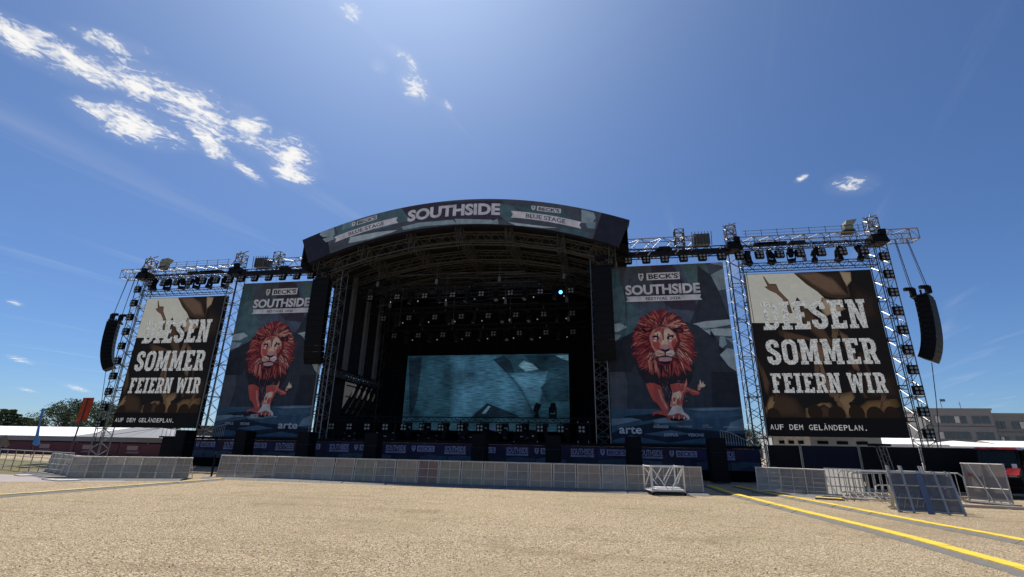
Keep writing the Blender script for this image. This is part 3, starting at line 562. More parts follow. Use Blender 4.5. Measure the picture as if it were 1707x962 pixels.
# ------------------------------------------------------------------ fascia banner on the roof edge
C = dict(slate=(.075, .085, .105), slate2=(.088, .100, .122), slate3=(.045, .055, .072), plum=(.062, .050, .078), navy=(.022, .024, .040), dark=(.030, .034, .046),
         teal=(.075, .150, .170), teal2=(.105, .185, .205), ice=(.50, .60, .61), ice2=(.33, .43, .46), ice3=(.20, .30, .36), water=(.060, .120, .180), water2=(.085, .155, .225),
         deep=(.018, .030, .050), deep2=(.022, .045, .065), white=(.74, .72, .74), ink=(.045, .04, .055),
         mdark=(.022, .013, .022), mdred=(.22, .030, .045), mred=(.58, .105, .085), msalm=(.78, .31, .25), mcream=(.88, .66, .48), mwhite=(.86, .76, .70), mpink=(.68, .36, .36),
         mrose=(.68, .17, .125), purple=(.075, .045, .125))
ART = {
 'rock': [
  ('slate2', [(-2.18,14.86),(-0.89,14.64),(-0.8,12.14),(-1.49,11.28),(-2.9,12.02),(-3.11,13.22),(-2.59,14.21)]),
  ('plum', [(-0.89,14.64),(0.58,14.67),(1.04,13.74),(2.17,10.88),(0.28,11.13),(-0.8,12.14)]),
  ('teal2', [(1.11,14.54),(2.92,14.75),(3.29,12.46),(2.06,11.45),(1.66,12.82)]),
  ('teal', [(-3.81,14.17),(-3.24,14.35),(-3.1,13.42),(-2.73,11.81),(-1.86,11.2),(-2.6,10.84),(-3.71,10.48),(-3.82,12.05)]),
  ('teal2', [(-3.69,12.74),(-2.93,13.01),(-2.82,11.82),(-1.69,11),(-2.8,10.46),(-3.72,10.2)]),
  ('ice', [(0.4,14.78),(0.8,15.12),(2.07,15.2),(2.92,14.75),(1.83,14.51),(0.74,14.46)]),
  ('ice2', [(3.17,14.54),(4.08,14.84),(4.09,14.19),(3.5,14.32)]),
  ('ice2', [(3.15,13.54),(3.98,14),(3.93,12.44),(3.54,12.36)]),
  ('slate3', [(2.34,14.28),(3.15,13.54),(3.54,12.36),(3.81,10.27),(2.44,10.22),(1.39,9.97),(2.06,11.45)]),
  ('teal2', [(-3.91,10.01),(-2.07,10.73),(-1.28,10.42),(-2.26,9.13),(-3.14,9.24),(-3.78,8.97)]),
  ('ice', [(-3.87,10.06),(-3.27,10.19),(-2.79,9.89),(-3.48,9.57),(-3.89,9.54)]),
  ('ice2', [(-3.9,9.44),(-3.23,9.33),(-3.51,9.01),(-3.93,8.79)]),
  ('ice', [(1.39,9.97),(2.44,10.17),(3.89,10.27),(4.05,9.9),(2.9,9.7),(1.88,9.73)]),
  ('ice', [(2.03,9.49),(2.98,9.65),(3.98,9.63),(4.04,9.08),(2.67,9.2)]),
  ('ice2', [(1.88,9.68),(2.73,9.68),(2.03,9.49),(1.76,9.41)]),
  ('ice2', [(3.25,9.1),(3.58,9.09),(3.64,8.55),(3.32,8.29),(3.14,8.47)]),
  ('ice2', [(3.61,9),(4.02,8.95),(4,8.46),(3.77,8.55)]),
  ('ice', [(3.11,7.85),(3.65,8.29),(4.01,8.19),(3.91,6.71),(3.59,7.06)]),
  ('dark', [(-4.07,8.6),(-2.32,9.59),(-2.24,7.93),(-2.67,6.75),(-4.16,6.76)]),
  ('slate3', [(1.81,9.04),(3.07,9.01),(3.17,7.68),(3.71,6.7),(1.58,6.71)]),
 ],
 'floor': [
  ('water', [(-4.28,4.31),(-1.77,4.29),(0.61,4.39),(4.02,4.46),(4.07,2.26),(3.92,1.96),(-4.4,1.81)]),
  ('deep', [(-4.33,3.31),(-3.16,3.84),(-1.63,3.97),(-1.02,3.73),(-2.14,3.49),(-2.37,3.64),(-3.75,3.47),(-4.34,2.99)]),
  ('ice3', [(-4.27,3.63),(-2.93,3.72),(-2.3,3.6),(-3.19,3.4),(-4.01,3.19),(-4.29,3.23)]),
  ('deep', [(-4.35,2.75),(-3.45,3.08),(-1.51,3.41),(-0.13,3.12),(1.85,2.98),(4.07,2.78),(4.03,2.19),(1.65,2.52),(-0.67,2.18),(-3,2.61),(-4.37,2.28)]),
  ('ice3', [(-1.58,3.57),(-0.7,3.74),(1,3.63),(-0.1,3.43),(-1.36,3.42)]),
  ('ice3', [(0.6,4.3),(2.31,4.39),(4.01,4.39),(3.43,4.24),(1.52,4.19)]),
  ('ice3', [(3.26,3.46),(3.97,3.77),(3.95,3.01),(2.9,2.92)]),
  ('water2', [(1.04,4.06),(3.34,4.16),(4.03,3.93),(2.53,3.68),(1.17,3.75)]),
  ('deep2', [(-4.38,2.12),(4.06,2.19),(4.05,1.67),(-4.41,1.42)]),
  ('water2', [(-2.2,2.7),(-0.45,2.96),(0.91,2.74),(-0.8,2.56)]),
  ('mdark', [(-2.49,7.53),(-1.85,7.87),(1.08,7.74),(1.41,6.98),(1.18,6.24),(0.81,5.67),(-0.23,5.59),(-0.52,5.92),(-0.86,5.75),(-1.74,5.84),(-2.26,6.68)]),
 ],
 'lion': [
  ('mred', [(-1.82,5.93),(-1.51,6.01),(-1.15,5.92),(-0.84,5.76),(-0.79,5.39),(-0.67,4.9),(-0.46,4.3),(-0.55,3.94),(-0.74,4.02),(-0.96,4.3),(-1.17,4.66),(-1.43,4.82),(-1.67,5.39)]),
  ('mdark', [(-1.52,5.88),(-1.2,5.76),(-1.09,5.19),(-0.93,4.66),(-0.72,4.26),(-0.96,4.3),(-1.31,4.82),(-1.51,5.35)]),
  ('msalm', [(-1.09,5.59),(-0.94,5.51),(-0.78,4.98),(-0.52,4.34),(-0.6,4.3),(-0.91,4.86)]),
  ('mred', [(-1.53,4.06),(-1.2,4.18),(-0.81,4.14),(-0.54,4.02),(-0.6,3.78),(-0.83,3.86),(-1.08,3.74),(-1.39,3.78),(-1.52,3.9)]),
  ('mdark', [(-1.46,3.94),(-1.22,3.98),(-0.83,3.9),(-0.6,3.8),(-1.08,3.72),(-1.43,3.76)]),
  ('msalm', [(-0.27,5.88),(0.22,5.96),(0.69,5.92),(0.82,6.29),(0.83,5.92),(0.64,5.39),(0.43,4.82),(0.37,4.42),(-0.39,4.42),(-0.25,4.98),(-0.15,5.39)]),
  ('mred', [(-0.27,5.88),(0.21,5.94),(0.65,5.88),(0.57,5.47),(0.24,5.31),(-0.11,5.39)]),
  ('mred', [(0.52,5.39),(0.65,5.47),(0.4,4.7),(0.32,4.5),(0.26,4.66)]),
  ('mcream', [(-0.12,5.31),(0.33,5.47),(0.44,5.31),(0.27,4.82),(0.09,4.58),(-0.17,4.66),(-0.23,4.98)]),
  ('mred', [(-0.14,5.06),(0.05,4.98),(-0.05,4.74),(-0.16,4.78)]),
  ('mred', [(0.13,4.98),(0.28,4.9),(0.2,4.5),(0.02,4.66)]),
  ('mwhite', [(-0.23,4.46),(0.09,4.54),(0.37,4.42),(0.44,4.11),(0.7,3.91),(0.79,3.72),(0.67,3.6),(0.5,3.87),(0.04,4.03),(-0.28,3.9),(-0.59,3.9),(-0.41,4.18)]),
  ('mred', [(-0.59,3.9),(-0.28,3.9),(0.04,4.01),(0.39,3.91),(0.56,3.75),(0.47,3.6),(0,3.55),(-0.38,3.59),(-0.57,3.71)]),
  ('mdark', [(-0.45,3.75),(0.02,3.71),(0.52,3.68),(0.47,3.56),(0,3.51),(-0.42,3.57)]),
  ('mwhite', [(-0.24,3.87),(-0.18,3.87),(-0.22,3.67),(-0.26,3.67)]),
  ('mwhite', [(0.11,3.89),(0.17,3.89),(0.13,3.63),(0.08,3.67)]),
  ('mwhite', [(0.42,3.83),(0.49,3.81),(0.45,3.62),(0.4,3.63)]),
  ('mred', [(0.77,5.75),(1.13,5.59),(1.47,5.43),(1.61,5.31),(1.44,5.19),(1.09,5.19),(0.84,5.39),(0.64,5.35)]),
  ('msalm', [(0.76,5.67),(1.12,5.49),(1.5,5.39),(1.5,5.33),(1.11,5.41),(0.76,5.57)]),
  ('mcream', [(1.53,5.67),(1.5,5.91),(1.58,5.79),(1.66,6.2),(1.75,5.91),(1.85,6.08),(1.87,5.91),(2,5.83),(1.89,5.71),(1.69,5.67),(1.55,5.47)]),
  ('msalm', [(1.44,5.55),(1.49,5.83),(1.61,5.71),(1.73,5.75),(1.64,5.63),(1.51,5.47)]),
 ],
 'face': [
  ('mdred', [(-1.18,9.69),(-0.61,9.93),(-0.02,9.86),(0.57,9.36),(0.7,8.78),(0.38,8.22),(0.2,7.66),(-0.02,7.24),(-0.47,7.11),(-0.96,7.25),(-1.13,7.86),(-1.42,8.34),(-1.5,9.07)]),
  ('msalm', [(-1.09,9.64),(-0.62,9.83),(-0.07,9.79),(0.39,9.32),(0.48,8.79),(0.17,8.41),(0.13,7.94),(-0.42,7.76),(-0.99,7.96),(-1.19,8.34),(-1.34,8.82),(-1.36,9.21)]),
  ('mred', [(-1.14,9.01),(-0.78,8.96),(-0.71,8.62),(-0.74,8.24),(-1.02,8.24),(-1.18,8.53)]),
  ('mred', [(0.08,8.89),(0.4,8.98),(0.41,8.6),(0.16,8.32),(0.05,8.6)]),
  ('mred', [(-0.81,9.73),(-0.53,9.83),(-0.48,9.29),(-0.75,9.39),(-1.01,9.49)]),
  ('mcream', [(-0.98,9.4),(-0.73,9.54),(-0.56,9.39),(-0.56,9.14),(-0.76,9.2),(-1.03,9.25)]),
  ('mcream', [(-0.37,9.53),(-0.17,9.72),(0.09,9.61),(0.34,9.27),(0.4,8.98),(0.24,9.22),(-0.11,9.38),(-0.26,9.14),(-0.37,9.24)]),
  ('mcream', [(-0.51,9.14),(-0.21,9.19),(-0.16,8.75),(-0.14,8.46),(-0.37,8.37),(-0.61,8.47),(-0.61,8.81)]),
  ('mdred', [(-0.46,9.73),(-0.38,9.72),(-0.42,8.9),(-0.5,8.9)]),
  ('mdark', [(-1.2,9.13),(-1.03,9.25),(-0.78,9.2),(-0.73,8.98),(-0.83,8.91),(-0.91,9.03),(-1.09,9.06)]),
  ('mdark', [(-0.2,9.11),(-0.03,9.21),(0.31,9.25),(0.21,9.08),(0.09,8.99),(-0.08,8.92),(-0.19,8.94)]),
  ('mwhite', [(-1.04,9.08),(-0.88,9.11),(-0.85,8.98),(-0.98,8.98)]),
  ('mwhite', [(-0.06,9.08),(0.1,9.12),(0.14,9.03),(-0.01,8.98)]),
  ('mwhite', [(-1.15,8.91),(-0.96,8.94),(-0.88,8.81),(-1.07,8.77)]),
  ('mwhite', [(-0.06,8.89),(0.13,8.94),(0.07,8.79),(-0.07,8.75)]),
  ('mdark', [(-0.84,9.34),(-0.75,9.34),(-0.81,9.15),(-0.86,9.17)]),
  ('mdark', [(-0.11,9.35),(-0.04,9.35),(-0.01,9.16),(-0.08,9.18)]),
  ('mpink', [(-0.6,8.57),(-0.35,8.61),(-0.13,8.54),(-0.1,8.32),(-0.38,8.23),(-0.69,8.33)]),
  ('mdark', [(-0.81,8.31),(-0.56,8.28),(-0.38,8.21),(-0.2,8.28),(-0.01,8.32),(-0.17,8.13),(-0.4,8.07),(-0.61,8.16)]),
  ('mcream', [(-1.03,8.1),(-0.75,8.19),(-0.45,8.02),(-0.46,7.81),(-0.69,7.76),(-0.96,7.79),(-1.06,7.96)]),
  ('mwhite', [(-0.36,8.02),(-0.12,8.16),(0.17,8.17),(0.22,7.94),(0.03,7.78),(-0.24,7.76),(-0.36,7.83)]),
  ('mred', [(-0.98,8.05),(-0.5,7.95),(-0.5,7.91),(-0.99,8)]),
  ('mred', [(-0.95,7.93),(-0.5,7.86),(-0.51,7.83),(-0.94,7.88)]),
  ('mred', [(-0.32,7.95),(0.14,8.03),(0.14,7.99),(-0.31,7.9)]),
  ('mred', [(-0.31,7.86),(0.11,7.92),(0.09,7.87),(-0.31,7.81)]),
  ('mdark', [(-0.44,8.09),(-0.35,8.09),(-0.36,7.83),(0.03,7.74),(0.02,7.7),(-0.42,7.76),(-0.92,7.71),(-0.92,7.76),(-0.46,7.83)]),
  ('mpink', [(-0.88,7.65),(-0.6,7.71),(-0.25,7.71),(0.02,7.64),(-0.04,7.47),(-0.45,7.41),(-0.83,7.46)]),
  ('mdark', [(-0.83,7.46),(-0.45,7.41),(-0.04,7.47),(-0.19,7.27),(-0.46,7.24),(-0.73,7.29)]),
  ('mdark', [(-1.87,9.76),(-1.49,9.9),(-1.08,9.79),(-1.29,9.5),(-1.66,9.46)]),
  ('mred', [(-1.74,9.76),(-1.41,9.8),(-1.18,9.74),(-1.47,9.55)]),
  ('mdark', [(0.14,9.66),(0.47,9.75),(0.92,9.69),(0.94,9.4),(0.62,9.36),(0.31,9.46)]),
  ('mdred', [(0.46,9.65),(0.78,9.62),(0.83,9.45),(0.58,9.43)]),
 ],
 'screen': [
  ('sky', [(-3.84,13.27),(-0.57,13.28),(0.78,11.43),(0.24,10.82),(-0.81,9.75),(-3.87,9.85)]),
  ('skin2', [(-0.63,13.25),(1.55,13.31),(2.26,12.38),(2.25,11.5),(1.64,11.4),(0.81,11.62),(-0.04,12.41)]),
  ('skin', [(-0.58,13.25),(0.66,13.26),(1.64,12.6),(2.12,11.63),(1.26,11.66),(0.29,12.4)]),
  ('dark2', [(0.66,13.26),(2.09,13.26),(2.22,11.63),(1.97,12.01),(1.48,12.92)]),
  ('tan', [(2.03,13.22),(2.67,13.13),(2.61,12.55),(2.28,12.19),(2.14,12.64)]),
  ('dark2', [(2.66,12.24),(3.79,11.44),(3.7,9.99),(2.59,9.66),(2.38,10.75)]),
  ('skin', [(-2.72,13.05),(-2.64,13),(-2.39,12.51),(-1.99,12.49),(-1.89,12.04),(-1.43,11.38),(-1.32,10.5),(-1.51,10.51),(-1.66,11.33),(-2.09,11.85),(-2.46,12.06),(-2.74,12.33),(-2.53,12.35)]),
  ('skin2', [(-0.77,11.36),(0.27,9.72),(0.63,8.75),(1.24,8.04),(0.99,7.81),(0.17,8.53),(-0.72,9.62),(-1.11,10.62)]),
  ('skin2', [(-2.3,9.3),(-1.66,9.16),(-0.84,8.9),(-0.13,8.65),(0.02,8.29),(-0.66,8.66),(-1.63,8.68),(-2.24,8.93)]),
  ('tan', [(0.67,11.43),(1.08,11.29),(1.64,10.78),(1.93,10.65),(1.47,10.42),(0.67,10.2),(0.44,10.69)]),
  ('skin', [(1.25,9.21),(1.7,8.85),(1.86,8.03),(1.99,6.54),(1.62,6.77),(1.43,7.92)]),
  ('skin', [(-0.13,8.65),(0.17,7.94),(-0.09,7.01),(0.06,6.1),(0.27,4.99),(-0.01,5.1),(-0.27,6.56),(-0.35,7.95)]),
  ('skin2', [(-3.98,7.53),(-3.55,6.7),(-3.34,5.89),(-3.54,5.21),(-3.72,5.44)]),
  ('hair', [(-3.81,4.43),(-3.45,5.1),(-2.69,5.21),(-2,4.94),(-1.68,4.33),(-1.57,3.79),(-3.8,3.77)]),
  ('tan2', [(-3.8,4.32),(-3.47,4.99),(-3.03,5.1),(-3.34,4.43),(-3.63,3.88),(-3.8,3.99)]),
  ('tan2', [(-1.48,4.33),(-1.05,4.44),(-0.6,4.66),(-0.09,4.66),(0.06,4.34),(-0.43,4.45),(-1.16,3.79),(-1.52,3.79)]),
  ('hair', [(-0.96,4.33),(-0.42,4.55),(0.12,4.12),(0.26,3.8),(-1.16,3.79)]),
  ('tan2', [(0.29,5.1),(1.25,5.32),(1.39,4.99),(0.94,4.78),(1.12,4.13),(1.48,3.92),(1.16,3.81),(0.66,3.81),(0.5,4.56)]),
  ('glow', [(1.12,4.13),(2.04,4.78),(3.56,4.94),(3.65,4.46),(2.05,3.82),(1.06,3.81)]),
  ('dark2', [(1.99,6.54),(3.95,6.3),(3.96,5),(2.26,4.89),(1.77,5.43)]),
 ],
 'led': [
  ('lteal', [(-7.47,9.7),(1.63,9.65),(1.75,8.16),(2.76,7.98),(4.22,4.36),(-6.85,4.07)]),
  ('lblue', [(-3.27,9.59),(0.89,9.62),(1.66,8.34),(3.5,6.06),(4.22,4.36),(-2.94,4.21)]),
  ('ldark', [(-7.38,9.36),(-6.17,9.53),(-6.2,7.5),(-6.33,5.69),(-6.68,4.28),(-6.91,4.28)]),
  ('ldark', [(0.71,9.26),(1.85,8.16),(2.76,7.8),(2.28,9.06),(1.63,9.61)]),
  ('lice', [(3.02,8.69),(3.47,9.13),(4.55,8.76),(4.91,8.35),(3.66,8.18)]),
  ('ldark2', [(3.46,9.59),(7.49,9.6),(7.45,7.42),(6.15,7.95),(4.91,8.32),(4.19,9.04)]),
  ('lice', [(6.34,9.58),(7.49,9.6),(7.48,9.08),(6.87,9.27)]),
  ('lblue2', [(2.21,7.98),(5.62,8.13),(5.26,6.74),(4.56,4.37),(4.21,5.04),(3.31,6.75)]),
  ('ldark2', [(5.08,6.74),(5.97,7.61),(7.45,7.42),(7.41,5.38),(5.6,5.38)]),
  ('lteal', [(4.56,5.37),(7.41,5.55),(7.39,4.31),(4.39,4.23)]),
  ('ldark', [(-0.76,4.5),(0.29,5.36),(1.2,5.02),(2.82,4.44),(3.17,4.19),(-1.1,4.12)]),
  ('lice', [(-0.22,4.5),(0.39,5.19),(0.57,5.1),(0.14,4.5)]),
 ],
 'fascia': [
  ('navy', [(-12.97,17.01),(-11.38,17.56),(-9.95,18),(-9.74,16.58),(-10.89,15.62),(-12.31,15.26)]),
  ('navy', [(12.16,17.01),(10.14,17.71),(10.07,15.88),(10.34,15.55),(11.57,15.09)]),
  ('plum', [(-4.53,19.22),(-1.9,19.52),(3.4,19.23),(3.88,18.51),(4.05,17.74),(2.67,17.5),(-0.18,17.95),(-3.08,17.89),(-4.48,18.69)]),
  ('teal2', [(-8.9,18.56),(-6.56,19.1),(-4.54,19.31),(-3.76,18.11),(-6.36,17.42),(-8.72,17.22),(-9.88,16.94)]),
  ('ice2', [(-11.14,17.73),(-10.04,18.01),(-9.84,17.2),(-10.78,17.08),(-11.16,17.28)]),
  ('ice2', [(-10.84,16.91),(-10.01,17.21),(-9.87,16.85),(-10.53,16.63)]),
  ('teal2', [(-9.87,18),(-8.88,18.38),(-8.74,17.39),(-9.57,17.18)]),
  ('ice3', [(-9.3,18.32),(-8.37,18.52),(-8.45,17.82),(-9.29,17.61)]),
  ('ice', [(-8.51,16.94),(-6.34,17.24),(-4.68,17.31),(-4.99,17.16),(-6.94,16.68),(-8.61,16.43)]),
  ('ice2', [(-4.37,17.55),(-3.08,17.8),(-0.33,17.87),(0.01,17.51),(-2.4,17.5),(-4.18,17.27)]),
  ('ice2', [(-0.18,17.95),(2.67,17.67),(3.14,17.3),(0.01,17.51)]),
  ('ice2', [(2.67,17.5),(3.13,17.72),(3.22,17.21),(2.83,17.24)]),
  ('teal2', [(3.25,18.98),(4.34,18.64),(4.66,17.86),(3.9,17.41),(3.28,17.96)]),
  ('teal', [(4.34,18.64),(5.72,18.54),(7.81,18.21),(9.27,17.7),(9.25,17.05),(5.72,17.95)]),
  ('slate2', [(7.81,18.21),(9.27,17.86),(9.25,16.97),(8.24,17.61)]),
  ('ice2', [(9.28,18.02),(10.14,17.71),(10.26,17.3),(9.96,16.84),(9.25,16.97)]),
  ('ice3', [(9.53,16.87),(10.25,16.98),(10.16,16.43),(9.66,16.54)]),
  ('ice', [(3.9,17.41),(5.72,17.04),(7.64,16.67),(6.47,16.75),(4.52,16.96)]),
  ('teal', [(7.64,16.67),(9.09,16.42),(9.79,16.13),(9.64,15.83),(7.78,16.34)]),
 ],
}

def quadwarp(bl, br, tr, tl):
    def f(u, v): return tuple((1 - u) * (1 - v) * bl[k] + u * (1 - v) * br[k] + u * v * tr[k] + (1 - u) * v * tl[k] for k in (0, 1))
    return f
def key_logo(a, x0, z0, w, h, col, dark, f=lambda x, z: (x, z)):
    sh = [(.1, 1), (.5, .92), (.9, 1), (.92, .45), (.75, .15), (.5, 0), (.25, .15), (.08, .45)]
    a.poly([f(x0 + p[0] * w, z0 + p[1] * h) for p in sh], col)
    ky = [(.32, .8), (.68, .8), (.72, .62), (.55, .56), (.5, .2), (.4, .22), (.44, .56), (.3, .62)]
    a.poly([f(x0 + p[0] * w, z0 + p[1] * h) for p in ky], dark)
fas = Art()
NS = 40
for i in range(NS):
    ta, tb = -1 + 2 * i / NS, -1 + 2 * (i + 1) / NS
    fas.mb.add([(11.75 * ta, 0, zbot(11.75 * ta)), (11.75 * tb, 0, zbot(11.75 * tb)), (12.6 * tb, 0, ztop(12.6 * tb)), (12.6 * ta, 0, ztop(12.6 * ta))], [(0, 1, 2, 3)], 0, C['navy'] if abs(ta + tb) > 1.66 else C['slate2'])
    fas.mb.add([(11.75 * ta, 0, zbot(11.75 * ta)), (11.75 * tb, 0, zbot(11.75 * tb)), (11.75 * tb, .45, zbot(11.75 * tb)), (11.75 * ta, .45, zbot(11.75 * ta))], [(3, 2, 1, 0)], 0, C['navy'])
    fas.mb.add([(12.6 * ta, 0, ztop(12.6 * ta)), (12.6 * tb, 0, ztop(12.6 * tb)), (12.6 * tb, .45, ztop(12.6 * tb)), (12.6 * ta, .45, ztop(12.6 * ta))], [(0, 1, 2, 3)], 0, (.5, .5, .5))
for s_ in (-1, 1):
    q = [(s_ * 11.75, 0, zbot(11.75)), (s_ * 12.6, 0, ztop(12.6)), (s_ * 12.6, .9, ztop(12.6)), (s_ * 11.75, .9, zbot(11.75))]
    fas.mb.add(q, [(0, 1, 2, 3) if s_ < 0 else (3, 2, 1, 0)], 0, C['navy'])
def clampf(p):
    x, z = p; k = max(-12.5, min(12.5, x)); return (k, max(zbot(k) + .02, min(ztop(k) - .02, z)))
for c, pts in ART['fascia']: fas.poly([clampf(p) for p in pts], C[c]) if c != 'navy' else None
WH = C['white']
fas.text('SOUTHSIDE', -3.95, 0, 3.3, 1, WH, .045, warp=lambda x, z: (x, 18.17 - .016 * x * x + z * .98))
for bl, br, tr, tl in (((-9.74, 16.58), (-4.66, 17.91), (-4.74, 18.42), (-9.9, 17.03)), ((4.13, 17.75), (9.23, 16.49), (9.25, 17.03), (4.12, 18.3))):
    f = quadwarp(bl, br, tr, tl)
    sag = lambda u: .13 * (1 - (2 * u - 1) ** 2)
    g_ = lambda u, v, f=f: (f(u, v)[0], f(u, v)[1] + sag(u))
    for k in range(12): fas.poly([g_(k / 12, 0), g_((k + 1) / 12, 0), g_((k + 1) / 12, 1), g_(k / 12, 1)], C['white'], y=-0.0050)
    fas.poly([g_(0, 1), g_(0, 0), g_(.03, .5)], C['teal2'], y=-0.0054); fas.poly([g_(1, 0), g_(1, 1), g_(.97, .5)], C['slate2'], y=-0.0054)
    fas.n = 50
    fas.text('BLUE STAGE', .22, .2, .78, .8, C['ink'], .012, warp=lambda u, v, g_=g_: g_(u, v))
for bl, br, tr, tl in (((-8.12, 17.92), (-6.46, 18.36), (-6.5, 18.72), (-8.12, 18.30)), ((6.05, 18.16), (7.8, 17.82), (7.82, 18.18), (6.08, 18.54))):
    f = quadwarp(bl, br, tr, tl); fas.poly([f(0, 0), f(1, 0), f(1, 1), f(0, 1)], WH)
    fas.text("BECK'S", .06, .14, .94, .86, C['ink'], .03, warp=f)
    key_logo(fas, -.26, 0, .2, 1, WH, C['ink'], f)
fo = fas.mb.build('fascia_banner', art_mat('printed_fascia', .65, 0, .25)); fo.location = (0, 30.88, 0)
tag(fo, 'curved printed banner along the roof edge lettered SOUTHSIDE and BLUE STAGE', 'banner')

# skirt banner along the deck front
sk = Art(); sk.grid(-19.45, .62, 19.3, 1.86, (.028, .019, .05))
for k in range(20):
    x = -19.45 + k * 1.95; rr2 = random.Random(k)
    sk.poly([(x, 1.2), (x + .9, 1.15), (x + .6, 1.84), (x + .1, 1.84)], (.04, .018, .04) if k % 3 else (.045, .028, .08))
    x2 = min(x + 1.9, 19.2)
    sk.poly([(x, .64), (x2, .64), (x2, 1.0 + .15 * rr2.random()), (x + .7, 1.14), (x, 1.05)], ((.045, .075, .10), (.06, .095, .125), (.02, .032, .045))[k % 3])
    sk.poly([(x + .3, .66), (min(x + 1.5, 19.2), .66), (min(x + 1.1, 19.2), .95)], (.03, .045, .09))
LIL = (.33, .31, .40)
for k in range(9):
    x = -16.1 + 4.155 * k; sk.text('SOUTHSIDE', x - .72, 1.36, x + .72, 1.72, LIL, .03)
    sk.rect(x - .72, 1.22, x + .72, 1.33, LIL); sk.text('FESTIVAL 2026', x - .5, 1.245, x + .5, 1.31, (.06, .04, .1), .01)
for k in range(9):
    x = -18.15 + 4.155 * k; sk.rect(x - .58, 1.34, x + .62, 1.70, LIL); sk.text("BECK'S", x - .5, 1.39, x + .54, 1.65, (.06, .04, .1), .03); key_logo(sk, x - 1.0, 1.33, .32, .38, LIL, (.06, .04, .1))
so_ = sk.mb.build('skirt_banner', art_mat('printed_skirt', .6, 0, .4)); so_.location = (0, 31.95, 0)
tag(so_, 'long purple and teal printed strip along the front edge of the stage deck', 'banner')

